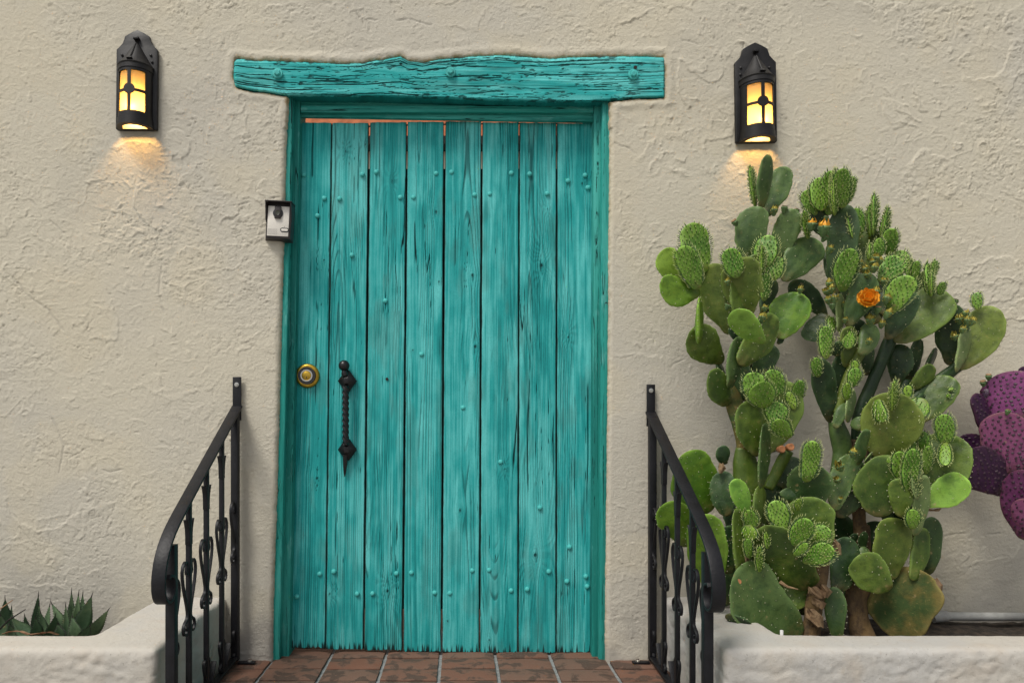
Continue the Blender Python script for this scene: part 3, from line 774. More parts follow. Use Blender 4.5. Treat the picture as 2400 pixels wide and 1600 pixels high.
# twisted iron pull
hx = P(813, 0, TG)[0]; hz = lambda y: P(0, y, TG)[2]; hy = .09
hd = empty('handle', (hx, hy, hz(1117))); hd.parent = gate; hd.location = tuple(np.array([hx, hy, hz(1117)]) - ORG[gate.name])
def hpart(mb, name, **kw): return mb.build(name, M['handle'], hd, **kw)
hxc = P(811, 0, TG)[0]
def diamond(yc, hw, hh):
    zc = hz(yc); x = P(815, 0, TG)[0]
    m = MB(); a, bq = hw, hh
    ap = (x, hy - .034, zc)
    o4 = [(x - a, hy - .002, zc), (x - a * .2, hy - .002, zc + bq), (x + a * .2, hy - .002, zc + bq), (x + a, hy - .002, zc), (x + a * .2, hy - .002, zc - bq), (x - a * .2, hy - .002, zc - bq)]
    o4b = [(px_, hy - .012, pz) for px_, _, pz in o4]
    top_ = [(x - .007, hy - .034, zc + .010), (x + .007, hy - .034, zc + .010), (x + .007, hy - .034, zc - .010), (x - .007, hy - .034, zc - .010)]
    m.add(o4 + o4b + top_, [(0, 1, 7, 6), (1, 2, 8, 7), (2, 3, 9, 8), (3, 4, 10, 9), (4, 5, 11, 10), (5, 0, 6, 11), (12, 13, 14, 15),
                            (6, 7, 12), (7, 8, 13, 12), (8, 9, 13), (13, 9, 14), (9, 10, 14), (10, 11, 15, 14), (11, 6, 15), (6, 12, 15), (5, 4, 3, 2, 1, 0)])
    hpart(m, 'rosette', bevel=.0015, sharp=30)
diamond(893, .037, .042); diamond(1053, .037, .042)
m = MB()
nt_, n_ = 110, 16; V = []
for i in range(nt_ + 1):
    s_ = i / nt_; z = hz(905) + (hz(1042) - hz(905)) * s_
    x = P(813.5, 0, TG)[0]
    for k in range(n_):
        a = 2 * math.pi * k / n_
        r_ = .0108 + .0026 * math.cos(4 * (a - s_ * 2 * math.pi * 2.6))
        V.append((x + r_ * math.cos(a), hy - .034 + r_ * math.sin(a), z))
F = [(i * n_ + k, i * n_ + (k + 1) % n_, (i + 1) * n_ + (k + 1) % n_, (i + 1) * n_ + k) for i in range(nt_) for k in range(n_)]
m.add(V, F); hpart(m, 'twisted_bar', sharp=80)
m = MB()
c_ = np.array([P(809, 0, TG)[0], hy - .026, hz(858)])
m.lathe([(.0215 * math.sin(a), -.0215 * math.cos(a)) for a in np.linspace(0.001, math.pi - .001, 14)], c_, axis=(0, 0, 1), n=22)
m.tube([c_ - np.array([0, 0, .018]), c_ - np.array([-.002, 0, .030]), c_ - np.array([-.004, .0, .040])], [.009, .013, .011], 12)
hpart(m, 'ball_finial')
m = MB(); x_ = P(811, 0, TG)[0]
m.tube([(x_, hy - .018, hz(1065)), (x_ - .001, hy - .014, hz(1085)), (x_ - .003, hy - .010, hz(1105)), (x_ - .004, hy - .006, hz(1117))], [.0105, .009, .0055, .0012], 8); hpart(m, 'spike')
m = MB(); m.lathe([(.006, 0), (.006, .001), (0, .001)], P(907, 888, TG + .002), n=10); m.build('drill_hole', M['darkeave'], gate)

# ------------------------------------------------------------------ video intercom
ic0 = P(649, 519, .02)
ic = empty('video_intercom', (ic0[0], -.02, ic0[2] - .07)); ic.rotation_euler = (0, R(3.0), 0)
tag(ic, 'small silver and black video doorbell mounted left of the gate', 'doorbell')
ORG_ic = ic0
def icm(mb, name, mat, parent=None, bevel=.001, **kw):
    mb.v = [(x + ORG[ic.name][0], y + ORG[ic.name][1], z + ORG[ic.name][2]) for x, y, z in mb.v]
    return mb.build(name, mat, parent or ic, bevel=bevel, **kw)
W2, H2 = .053, .138
m = MB()   # local: x centred, y=0 wall mount plane .. front -0.03, z 0..H2
m.hexa([(-W2, .035, 0), (W2, .035, 0), (W2, .035, H2), (-W2, .035, H2), (-W2 + .014, -.012, .004), (W2 - .001, -.012, .004), (W2 - .001, -.012, H2 - .002), (-W2 + .014, -.012, H2 - .002)])
icm(m, 'housing', M['ic_case'], bevel=.002)
m = MB()   # rain hood
m.hexa([(-W2 - .001, .034, H2 + .0003), (W2 + .001, .034, H2 + .0003), (W2 + .001, .034, H2 + .004), (-W2 - .001, .034, H2 + .004),
        (-W2 + .010, -.034, H2 - .004), (W2 + .003, -.034, H2 - .004), (W2 + .003, -.034, H2), (-W2 + .010, -.034, H2)])
m.hexa([(-W2 + .0135, -.0122, H2 * .42), (-W2 + .0165, -.0122, H2 * .42), (-W2 + .0165, -.0122, H2 - .005), (-W2 + .0135, -.0122, H2 - .005),
        (-W2 + .011, -.014, H2 * .50), (-W2 + .014, -.014, H2 * .50), (-W2 + .014, -.033, H2 - .005), (-W2 + .011, -.033, H2 - .005)])
m.hexa([(W2 - .004, -.0122, H2 * .42), (W2 - .001, -.0122, H2 * .42), (W2 - .001, -.0122, H2 - .005), (W2 - .004, -.0122, H2 - .005),
        (W2 - .002, -.014, H2 * .50), (W2 + .001, -.014, H2 * .50), (W2 + .001, -.033, H2 - .005), (W2 - .002, -.033, H2 - .005)])
icm(m, 'rain_hood', M['ic_case'], bevel=.0006)
m = MB(); m.box(-W2 + .0185, W2 - .0085, -.0145, -.0115, .012, H2 - .016); pl = icm(m, 'face_plate', M['ic_plate'], bevel=.0006)
cxp, czp = -.0005 + .004, H2 - .042
m = MB(); m.lathe([(.0185, 0), (.0185, .003), (.016, .004), (0, .004)], (cxp, -.0146, czp), n=28); icm(m, 'camera_surround', M['blackrub'], pl, bevel=0)
m = MB(); m.box(cxp - .0115, cxp + .0115, -.0225, -.0147, czp - .020, czp + .0235); icm(m, 'camera_block', M['ic_case'], pl, bevel=.0008)
m = MB(); m.lathe([(.0088, 0), (.0088, .0015), (.006, .0005), (.0, .0005)], (cxp, -.0226, czp), n=20); icm(m, 'camera_lens', M['ic_lens'], pl, bevel=0)
def stadium(cx, cz, a, r, y0, y1):
    m = MB(); pts = []
    for k in range(9): an = math.pi / 2 + math.pi * k / 8; pts.append((cx - a + r * math.cos(an), cz + r * math.sin(an)))
    for k in range(9): an = -math.pi / 2 + math.pi * k / 8; pts.append((cx + a + r * math.cos(an), cz + r * math.sin(an)))
    m.poly(pts, y0, y1); return m
bt = icm(stadium(W2 - .0225, .0355, .0085, .0078, -.0162, -.0146), 'button_surround', M['blackrub'], pl, bevel=0)
icm(stadium(W2 - .0225, .0355, .0085, .0042, -.0176, -.0163), 'button', M['ic_plate'], bt, bevel=0)
m = MB()
for r_ in range(6):
    for c_ in range(10):
        x = -W2 + .0225 + c_ * .0036; z = .0185 + r_ * .0036
        m.box(x - .0007, x + .0007, -.01475, -.0146, z - .0007, z + .0007)
for k in (0,): m.box(W2 - .0245, W2 - .0215, -.0148, -.0146, .0475, .049)
go = icm(m, 'speaker_holes', M['blackrub'], pl, bevel=0, smooth=False); go['kind'] = 'stuff'

# ------------------------------------------------------------------ lanterns
def glass_mat():
    t = NT('amber_glass')
    t.t.nodes.remove(t.b)
    o = t.n('ShaderNodeOutputMaterial') if 'Material Output' not in t.t.nodes else t.t.nodes['Material Output']
    tr = t.n('ShaderNodeBsdfTranslucent'); tr.inputs[0].default_value = (.95, .84, .58, 1)
    df = t.n('ShaderNodeBsdfDiffuse'); df.inputs[0].default_value = (.75, .55, .28, 1)
    gl = t.n('ShaderNodeBsdfGlossy'); gl.inputs['Roughness'].default_value = .15
    a = t.n('ShaderNodeMixShader'); a.inputs[0].default_value = .75; t.l(df.outputs[0], a.inputs[1]); t.l(tr.outputs[0], a.inputs[2])
    b_ = t.n('ShaderNodeMixShader'); b_.inputs[0].default_value = .04; t.l(a.outputs[0], b_.inputs[1]); t.l(gl.outputs[0], b_.inputs[2])
    t.l(b_.outputs[0], o.inputs[0]); return t.m
M['glass'] = glass_mat()
t = NT('lit_bulb'); t.b.inputs['Emission Color'].default_value = (1, .62, .22, 1); t.b.inputs['Emission Strength'].default_value = 6.0; M['bulb'] = t.out((.9, .7, .4), .4)

def lantern(pxc, pytop, tilt, label):
    base = P(pxc, pytop + 232, .0)
    L = empty('wall_lantern', (base[0], 0, base[2])); L.rotation_euler = (0, R(tilt), 0)
    tag(L, label, 'wall lamp', 'pair of iron wall lanterns')
    O = np.array([base[0], 0, base[2]])
    def bd(m, name, mat, par=None, **kw):
        m.v = [(x + O[0], y + O[1], z + O[2]) for x, y, z in m.v]
        return m.build(name, mat, par or L, **kw)
    HH = .372; hw = .0765
    # back plate with ogee top
    half = [(0, HH), (.022, HH - .010), (.046, HH - .024), (.049, HH - .036), (.054, HH - .050), (.066, HH - .064), (hw, HH - .074), (hw, .004), (hw - .004, 0)]
    pts = [(x, z) for x, z in half] + [(-x, z) for x, z in reversed(half[1:])]
    m = MB(); m.poly(pts, -.020, -.006)
    plate = bd(m, 'back_plate', M['lampiron'], bevel=.0015)
    m = MB()
    pts2 = [(x * 1.0, z) for x, z in pts]
    yb = -.020; rb_ = .060; N = 22
    def arc(r, z): return [(r * math.cos(a), yb - r * math.sin(a) * 1.0, z) for a in np.linspace(0, math.pi, N + 1)]
    def shell(rings):
        V = [p for rg_ in rings for p in rg_]; n = N + 1
        F = [(i * n + k, i * n + k + 1, (i + 1) * n + k + 1, (i + 1) * n + k) for i in range(len(rings) - 1) for k in range(N)]
        return V, F
    def band(name, ro, ri, z0, z1, par=None):
        m = MB(); m.add(*shell([arc(ri, z0), arc(ro, z0), arc(ro, z1), arc(ri, z1), arc(ri, z0)])); return bd(m, name, M['lampiron'], par, sharp=35, merge=1e-5)
    # hood: half cone, hollow underneath, with rolled rim
    zr = .222
    m = MB(); m.add(*shell([arc(.064, zr), arc(.066, zr + .004), arc(.060, zr + .010), arc(.048, zr + .028), arc(.030, zr + .058), arc(.012, zr + .090), arc(.003, zr + .104), arc(.0005, zr + .106)]))
    m.add(*shell([arc(.062, zr), arc(.058, zr + .008), arc(.028, zr + .055), arc(.001, zr + .100)]))
    m.add(*shell([arc(.062, zr), arc(.064, zr)]))
    hood = bd(m, 'hood', M['lampiron'], sharp=60)
    m = MB()      # seam ridge and vent on the hood
    m.tube([(0, yb - .061, zr + .010), (0, yb - .050, zr + .028), (0, yb - .031, zr + .058), (0, yb - .010, zr + .095)], [.004, .003, .003, .002], 6)
    bd(m, 'hood_ridge', M['lampiron'], hood)
    m = MB(); m.hexa([(-.013, yb - .046, zr + .014), (.013, yb - .046, zr + .014), (.002, yb - .038, zr + .034), (-.002, yb - .038, zr + .034), (-.010, yb - .066, zr + .014), (.010, yb - .066, zr + .014), (.001, yb - .043, zr + .034), (-.001, yb - .043, zr + .034)])
    bd(m, 'hood_vent', M['blackrub'], hood)
    m = MB(); m.box(-.010, .010, -.034, -.0202, zr + .110, zr + .119); bd(m, 'hood_clip', M['lampiron'], hood, bevel=.001)
    band('upper_band', .0635, .0565, .206, .221); band('upper_band', .0610, .0565, .196, .2055)
    band('lower_band', .0615, .0565, .030, .048); band('base_ring', .0670, .0480, .0, .010); band('base_ring', .0640, .0560, .0103, .0297)
    # cage: side stiles, centre bar, middle hoop and boss
    def stile(a0, a1, z0, z1, ro=.0605, ri=.0575, name='cage_bar'):
        m = MB(); A = np.linspace(a0, a1, 5)
        mk = lambda r, z: [(r * math.cos(a), yb - r * math.sin(a), z) for a in A]
        o_ = mk(ro, z0) + mk(ro, z1) + mk(ri, z0) + mk(ri, z1)
        F = []
        for k in range(4): F += [(k, k + 1, 6 + k, 5 + k), (10 + k + 1, 10 + k, 15 + k, 15 + k + 1), (5 + k, 6 + k, 16 + k, 15 + k), (k + 1, k, 10 + k, 11 + k)]
        F += [(0, 5, 15, 10), (4, 14, 19, 9)]
        m.add(o_, F); return bd(m, name, M['lampiron'], sharp=50)
    stile(R(90 - 6), R(90 + 6), .0482, .1958)
    stile(R(0), R(36), .0482, .1958); stile(R(144), R(180), .0482, .1958)
    m = MB(); m.add(*shell([arc(.0572, .118), arc(.0602, .118), arc(.0602, .128), arc(.0572, .128), arc(.0572, .118)])); bd(m, 'cage_hoop', M['lampiron'], sharp=40)
    m = MB(); pr = []
    for a in np.linspace(0, 2 * math.pi, 24, endpoint=False):
        xx_, zz_ = .021 * math.cos(a), .019 * math.sin(a); an = math.pi / 2 - xx_ / .061
        pr.append((.0625 * math.cos(an), yb - .0625 * math.sin(an), .126 + zz_))
    bk = [(x * .93, yb + (y - yb) * .93, z) for x, y, z in pr]
    m.add(pr + bk, [tuple(range(24)), tuple(range(47, 23, -1))] + [(i, i + 24, (i + 1) % 24 + 24, (i + 1) % 24) for i in range(24)])
    bd(m, 'boss', M['lampiron'], sharp=40)
    m = MB(); m.add(*shell([arc(.0552, .049), arc(.0552, .196)])); m.add(*shell([arc(.0535, .196), arc(.0535, .049)]))
    bd(m, 'glass', M['glass'])
    m = MB(); m.box(-.052, .052, -.0222, -.0203, .003, .20); bd(m, 'added_reflector', M['cream'], plate, smooth=False)  # pale plate added so the lamp brightens the interior and upper glass
    for (x, z) in ((-.055, HH - .095), (.052, HH - .095), (-.057, HH - .120), (.057, HH - .120)):
        m = MB(); m.lathe([(.005, 0), (.005, .002), (.003, .004), (0, .0045)], (x, -.0202, z), n=10); bd(m, 'rivet', M['lampiron'], plate, merge=1e-5)
    m = MB(); m.lathe([(.0165 * math.sin(a), -.022 * math.cos(a)) for a in np.linspace(.001, math.pi - .001, 12)], (.004, -.045, .080), axis=(0, 0, 1), n=16); m.tube([(.004, -.045, .098), (.004, -.045, .15)], [.011, .011], 12)
    bd(m, 'bulb', M['bulb'])
    ld = bpy.data.lights.new('lamp_light', 'POINT'); ld.energy = LAMP_W; ld.color = (1.0, .57, .17); ld.shadow_soft_size = .012
    lo = bpy.data.objects.new('lamp_light', ld); COL.objects.link(lo); lo.parent = L; lo.location = (.004, -.064, .060)
    return L
LAMP_W = 1.4
lantern(325, 78, .6, 'lit black iron wall lantern left of the gate above bare stucco')
lantern(1768, 107, -.8, 'lit black iron wall lantern right of the gate above the cactus')

# ------------------------------------------------------------------ planters
def remeshed(name, boxes, mat, voxel=.0068):
    m = MB()
    for b_ in boxes: m.box(*b_)
    o = m.build('tmp', None, None, smooth=False)
    md = o.modifiers.new('r', 'REMESH'); md.mode = 'VOXEL'; md.voxel_size = voxel
    dg = bpy.context.evaluated_depsgraph_get(); dg.update()
    me = bpy.data.meshes.new_from_object(o.evaluated_get(dg)); bpy.data.objects.remove(o)
    n = len(me.vertices); co = np.zeros(n * 3, np.float32); me.vertices.foreach_get('co', co); co = co.reshape(-1, 3).astype(float)
    ed = np.zeros(len(me.edges) * 2, np.int32); me.edges.foreach_get('vertices', ed); ed = ed.reshape(-1, 2)
    deg = np.bincount(ed.ravel(), minlength=n)[:, None]
    for _ in range(13):
        s_ = np.zeros_like(co); np.add.at(s_, ed[:, 0], co[ed[:, 1]]); np.add.at(s_, ed[:, 1], co[ed[:, 0]])
        co = co * .4 + .6 * s_ / deg
    me.vertices.foreach_set('co', co.astype(np.float32).ravel()); me.update()
    nr = np.zeros(n * 3, np.float32); me.vertices.foreach_get('normal', nr); nr = nr.reshape(-1, 3).astype(float)
    x, y, z = co.T
    up = np.clip(nr[:, 2], 0, 1)
    h = .008 * (fbm3(x * 4, y * 4, z * 5, 2) - .5) * (1 - .6 * up) + .0045 * (fbm3(x * 20, y * 20, z * 28, 4) - .5) * (1 - .5 * up) + .0035 * (fbm3(x * 65, y * 65, z * 75, 2) - .5) * (1 - .5 * up)
    f = fbm3(x * 7 + 2, y * 7, z * 10, 3) * 7; sw = f - np.floor(f)
    h = h + .0034 * np.where(sw < .9, sw / .9, (1 - sw) / .1) ** 4 * (1 - .8 * up) * sstep(.45, .6, fbm3(x * 6 + 9, y * 6, z * 6, 2))
    h = h - .006 * sstep(.86, 1, vn3(x * 50, y * 50, z * 50)) - .0032 * (1 - up) * sstep(.06, 0, np.abs(fbm3(x * 9, y * 9, z * 16, 3) - .5)) * sstep(.45, .6, fbm3(x * 11 + 3, y * 11, z * 11, 2))
    co = co + nr * h[:, None]
    me.vertices.foreach_set('co', co.astype(np.float32).ravel()); me.update()
    me.polygons.foreach_set('use_smooth', np.ones(len(me.polygons), bool))
    me.materials.clear(); me.materials.append(mat); me.name = name
    return link_mesh(me, name, None)
ZP = H - 399 * S          # rim height
TI, TO = .462, .605
pl_ = remeshed('planter', [(-2.5, -.872, -TO, -TI, -.6, ZP), (-1.127, -.872, -TI - .05, .06, -.6, ZP)], M['planter'])
tag(pl_, 'low whitewashed stucco planter left of the steps holding agaves', 'planter', 'stucco planters beside the steps')
pr_ = remeshed('planter', [(.770, 2.9, -TO, -TI, -.6, ZP), (.770, .990, -TI - .05, .06, -.6, ZP)], M['planter'])
tag(pr_, 'low whitewashed stucco planter right of the steps holding the cacti', 'planter', 'stucco planters beside the steps')
for x0, x1, sd_ in ((-2.45, -1.06, .15), (.94, 2.85, .088)):
    n1, n2 = 90, 30
    xs_ = np.linspace(x0, x1, n1); ys_ = np.linspace(-.50, .03, n2); XX, YY = np.meshgrid(xs_, ys_)
    ZZ = ZP - sd_ + .035 * (fbm2(XX * 6, YY * 6, 4) - .5) + .012 * (fbm2(XX * 40, YY * 40, 2) - .5)
    idx = np.arange(n1 * n2).reshape(n2, n1)
    F = np.stack([idx[:-1, :-1], idx[:-1, 1:], idx[1:, 1:], idx[1:, :-1]], -1).reshape(-1, 4)
    tag(raw('soil', np.stack([XX, YY, ZZ], -1).reshape(-1, 3), F, M['soil']), kind='structure')

# ------------------------------------------------------------------ railings
def railing(XR_, dz, sgn, label):
    base = (XR_, 0, 0)
    Rl = empty('handrail', base); tag(Rl, label, 'railing', 'black iron stair railings')
    q = lambda t, zc: (XR_, -t, H + zc + dz)
    railz = lambda t: .062 - .615 * t
    wx = (1, 0, 0)
    # hand rail with scrolled end
    pts = [(.012, railz(.012)), (.15, railz(.15)), (.3, railz(.3)), (.45, railz(.45)), (.56, railz(.56)), (.60, railz(.60) - .002), (.638, -.340), (.668, -.376), (.688, -.418), (.695, -.455),
           (.691, -.488), (.678, -.510), (.658, -.520), (.637, -.515), (.621, -.498), (.615, -.473), (.621, -.450), (.635, -.436), (.650, -.438), (.658, -.450)]
    # smooth the path
    pp = np.array(pts); s_ = np.concatenate([[0], np.cumsum(np.linalg.norm(np.diff(pp, axis=0), axis=1))])
    ss = np.linspace(0, s_[-1], 90); a = np.interp(ss, s_, pp[:, 0]); b_ = np.interp(ss, s_, pp[:, 1])
    kr = np.ones(5) / 5
    a[2:-2] = np.convolve(a, kr, 'valid'); b_[2:-2] = np.convolve(b_, kr, 'valid')
    m = MB(); m.ribbon([q(t, z) for t, z in zip(a, b_)], wx, .0195, .009); m.build('top_rail', M['iron'], Rl, bevel=.0022)
    # wall post with fixing bolt
    zb = -H - dz
    m = MB(); m.box(XR_ - .0128, XR_ + .0128, -.050, -.022, .012, H + dz + railz(.03) - .004); m.build('wall_post', M['iron'], Rl, bevel=.0015)
    m = MB(); m.box(XR_ - .0155, XR_ + .0155, -.020, -.012, H + dz + railz(0) - .06, H + dz + .164 - (.0 if sgn < 0 else .006)); pb = m.build('wall_bracket', M['iron'], Rl, bevel=.0015)
    m = MB(); zz = H + dz + .135
    m.lathe([(.0085, 0), (.0085, .0015), (.0048, .002), (.0048, .006), (0, .006)], (XR_, -.0202, zz), n=10); m.build('bolt', M['steel'], pb, merge=1e-5)
    # end post
    te = .604
    m = MB(); m.box(XR_ - .0135, XR_ + .0135, -te - .0135, -te + .0135, -.165, H + dz - .36); m.build('end_post', M['iron'], Rl, bevel=.0015)
    def scroll(m, t0, ztop, sc_, flip=1, sides=(-1, 1), w_=.0046):
        for sd in sides:
            c = [(.010, -.042), (.017, -.030), (.014, -.018), (.006, -.022)][::-1]
            c = [(.006, -.030), (.010, -.040), (.018, -.040), (.022, -.030), (.020, -.014), (.026, -.003)]
            c = [(.008, -.040), (.013, -.046), (.019, -.042), (.019, -.030), (.013, -.014), (.016, -.003), (.026, .0), (.036, -.006), (.044, -.022), (.045, -.040), (.040, -.066), (.030, -.098), (.018, -.130), (.010, -.158),
                 (.010, -.172), (.016, -.182), (.027, -.184), (.036, -.192), (.039, -.206), (.034, -.220), (.024, -.226), (.014, -.220), (.012, -.209), (.018, -.202)]
            cc = np.array(c) * sc_
            s2 = np.concatenate([[0], np.cumsum(np.linalg.norm(np.diff(cc, axis=0), axis=1))]); s3 = np.linspace(0, s2[-1], 46)
            aa = np.interp(s3, s2, cc[:, 0]); bb = np.interp(s3, s2, cc[:, 1])
            aa[1:-1] = np.convolve(aa, np.ones(3) / 3, 'valid'); bb[1:-1] = np.convolve(bb, np.ones(3) / 3, 'valid')
            m.ribbon([q(t0 + sd * x_, ztop + flip * z_) for x_, z_ in zip(aa * 1.18, bb)], wx, w_, .0055)
    def collar(m, t0, ztop, flip=1):
        for sd in (-1, 1):
            c = [(.0085, -.078), (.0090, -.050), (.012, -.028), (.019, -.008), (.024, .0)]
            m.ribbon([q(t0 + sd * x_, ztop + flip * z_) for x_, z_ in c], wx, .0078, .004)
    scr = lambda t: -.285 - .30 * t
    bot = lambda t: .028 - .075 * t if t < .32 else .004 - .42 * (t - .32)
    for t in (.183, .330, .477):
        m = MB(); m.box(XR_ - .0075, XR_ + .0075, -t - .0075, -t + .0075, bot(t), H + dz + railz(t) - .004)
        bl = m.build('baluster', M['iron'], Rl, bevel=.001)
        m = MB(); collar(m, t, railz(t) - .072); m.build('leaf_collar', M['iron'], bl, bevel=.0006)
        m = MB(); scroll(m, t, scr(t), 1.0); m.build('heart_scroll', M['iron'], bl, bevel=.0006)
        zl = bot(t) - H - dz
        m = MB(); scroll(m, t, zl + .115, .46, 1); m.build('foot_scroll', M['iron'], bl, bevel=.0006)
        m = MB(); m.ribbon([q(t - .03, zl + .02), q(t - .055, zl + .06), q(t - .07, zl + .085)], wx, .009, .006); m.build('foot_leaf', M['iron'], bl, bevel=.0006)
    for t, sd, nm_ in ((.036, (1,), 'post_scroll'), (te, (-1,), 'post_scroll')):
        m = MB(); scroll(m, t, scr(t), 1.0, 1, sd); m.build(nm_, M['iron'], Rl, bevel=.0006)
    m = MB(); scroll(m, .036, .125 - H - dz, .46, 1, (1,)); m.build('foot_scroll', M['iron'], Rl, bevel=.0006)
    m = MB(); m.ribbon([(XR_, -.048, bot(.05)), (XR_, -.2, bot(.2)), (XR_, -.32, bot(.32)), (XR_, -.62, bot(.62))], wx, .012, .010); m.build('bottom_rail', M['iron'], Rl, bevel=.0015)
    m = MB()
    if sgn < 0: m.box(XR_ + .012, XR_ + .075, -.052, -.030, .0035, .009)
    else: m.box(XR_ - .075, XR_ - .012, -.052, -.030, .0035, .009)
    ft = m.build('foot_plate', M['iron'], Rl, bevel=.0015)
    m = MB(); m.lathe([(.008, 0), (.008, .004), (.005, .005), (.005, .012), (0, .012)], (XR_ - sgn * .055, -.041, .009), axis=(0, 0, 1), n=8); m.build('bolt', M['steel'], ft, merge=1e-5)
railing(-.826, .022, -1, 'black wrought iron stair railing left of the gate beside the agaves')
railing(.716, .0, 1, 'black wrought iron stair railing right of the gate before the cactus')

# ------------------------------------------------------------------ prickly pears
CAM = np.array([0, -D, H])
def pad(parent, x0, y0, x1, y1, w, kind, t=.2, t1=None, yaw=0, shape='ob', bend=0, name='pad', spines=None, th=None, seed=[0]):
    """one cactus joint from base pixel to tip pixel; w is its apparent width in photo pixels, t its distance from the wall"""
    seed[0] += 1; r_ = np.random.RandomState(seed[0] * 13 + 5)
    if t1 is None: t1 = t
    Lp = math.hypot(x1 - x0, y1 - y0) * S
    t1 = t1 + r_.uniform(-.28, .40) * min(Lp, .12); yaw = yaw + (r_.uniform(-20, 20) if abs(yaw) < 45 else 0)
    B, T = P(x0, y0, t), P(x1, y1, t1)
    a = T - B; L = np.linalg.norm(a); a = a / L
    mid = (B + T) / 2; vdir = CAM - mid; vdir /= np.linalg.norm(vdir)
    s0 = np.cross(vdir, a); s0 /= np.linalg.norm(s0); n0 = np.cross(a, s0)
    if np.dot(n0, vdir) < 0: n0 = -n0
    wm = w * S * (D - (t + t1) / 2) / D
    edge = abs(yaw) >= 70
    if edge: Wd = max(.55 * L, wm * 1.4); thk = wm * .46
    else:
        Wd = wm / math.cos(R(yaw)); thk = min(.0078 if kind not in ('young', 'lime') else .0058, wm * .17)
    if th: thk = th
    cy_, sy_ = math.cos(R(yaw)), math.sin(R(yaw))
    s = s0 * cy_ + n0 * sy_; n = -s0 * sy_ + n0 * cy_
    um, b0, pw = {'ob': (.62, .22, 1.15), 'round': (.55, .30, .95), 'long': (.63, .36, .9), 'spoon': (.66, .16, 1.35)}[shape]
    um += r_.uniform(-.03, .03)
    def prof(u):
        u = np.asarray(u, float)
        lo = (b0 + (1 - b0) * np.sin(np.pi / 2 * np.clip(u / um, 0, 1)) ** pw) * np.sqrt(np.clip(u / .05, 0, 1))
        hi = np.sqrt(np.clip(1 - np.clip((u - um) / (1 - um), 0, 1) ** 2.3, 0, 1))
        return np.where(u < um, lo, hi)
    def tprof(u):
        return np.sqrt(np.clip(np.sin(np.pi * np.clip(u, 0, 1) ** .8), 0, 1)) * (1.12 - .3 * u)
    big = wm > .07
    U, VN = (30, 28) if big else (18, 18)
    u = (1 - np.cos(np.pi * np.arange(U + 1) / U)) / 2
    ang = 2 * np.pi * np.arange(VN) / VN
    ca, sa = np.cos(ang), np.sin(ang); sa = np.sign(sa) * np.abs(sa) ** .62
    hw = Wd / 2 * prof(u); ht = thk * tprof(u)
    ph = r_.uniform(0, 6, 4)
    skew = .10 * r_.uniform(-1, 1) * Wd; tw = r_.uniform(-.35, .35); cup = r_.uniform(-.15, .25)
    def centre(u): return B + a * (L * u) + s * (skew * np.sin(np.pi * u)) + n * (bend * L * (u ** 2 - .2 * u))
    def pt(uu, xr, zoff):
        """surface frame: xr in -1..1 across"""
        hw_ = Wd / 2 * float(prof(uu)); 
        x_ = hw_ * xr * (1 + .035 * math.sin(5 * uu + ph[0] + xr))
        return centre(uu) + s * x_ + n * (zoff + cup * .12 * Wd * xr * xr + tw * .25 * x_ * uu)
    V = []
    for i in range(U + 1):
        wav = 1 + .045 * np.sin(6 * u[i] + ph[0]) * np.sign(ca) + .025 * np.sin(11 * u[i] + ph[1]) + .022 * np.sin(u[i] * L / .0125 * 6.28 + np.sign(ca))
        x_ = hw[i] * ca * wav
        off = ht[i] * sa + cup * .12 * Wd * ca * ca * (1 if hw[i] > 0 else 0) * prof(u[i]) + tw * .25 * x_ * u[i]
        V.append(centre(u[i])[None] + s[None] * x_[:, None] + n[None] * off[:, None])
    V = np.concatenate(V)
    wf, wa = r_.uniform(170, 260), .0009 * (kind in ('old', 'blue', 'olive', 'bright', 'dark'))
    na_ = (.06 if kind in ('purple', 'dpurple', 'pink') else .20) * min(wm, .05)
    def disp(Q):
        g_ = Q * 28
        dn_ = (fbm3(g_[:, 0], g_[:, 1], g_[:, 2], 3) - .5) * na_ + np.sin(Q @ s * wf + 3 * fbm3(g_[:, 0] * .5, g_[:, 1] * .5, g_[:, 2] * .5, 2)) * wa
        ds_ = (fbm3(g_[:, 0] * .7 + 9, g_[:, 1] * .7, g_[:, 2] * .7, 2) - .5) * .10 * Wd
        return n[None] * dn_[:, None] + s[None] * ds_[:, None]
    V = V + disp(V)
    F = []
    for i in range(U):
        for k in range(VN):
            F.append((i * VN + k, i * VN + (k + 1) % VN, (i + 1) * VN + (k + 1) % VN, (i + 1) * VN + k))
    F.append(tuple(range(VN - 1, -1, -1))); F.append(tuple(U * VN + k for k in range(VN)))
    uu_ = np.repeat(u, VN); rim = np.maximum(np.tile(np.abs(ca) ** 10, U + 1), sstep(.93, 1.0, uu_))
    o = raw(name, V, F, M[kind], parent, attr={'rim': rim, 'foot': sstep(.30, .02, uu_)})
    # areoles / young leaves
    if spines is None: spines = {'young': 'y', 'lime': 'y', 'bright': 'o', 'purple': 'p', 'dpurple': 'p', 'pink': 'p', 'corky': ''}.get(kind, 'o')
    if spines == 'young': spines = 'y'
    if not spines: return o
    sv, sf, tipv, roots, sizes = [], [], [], [], []
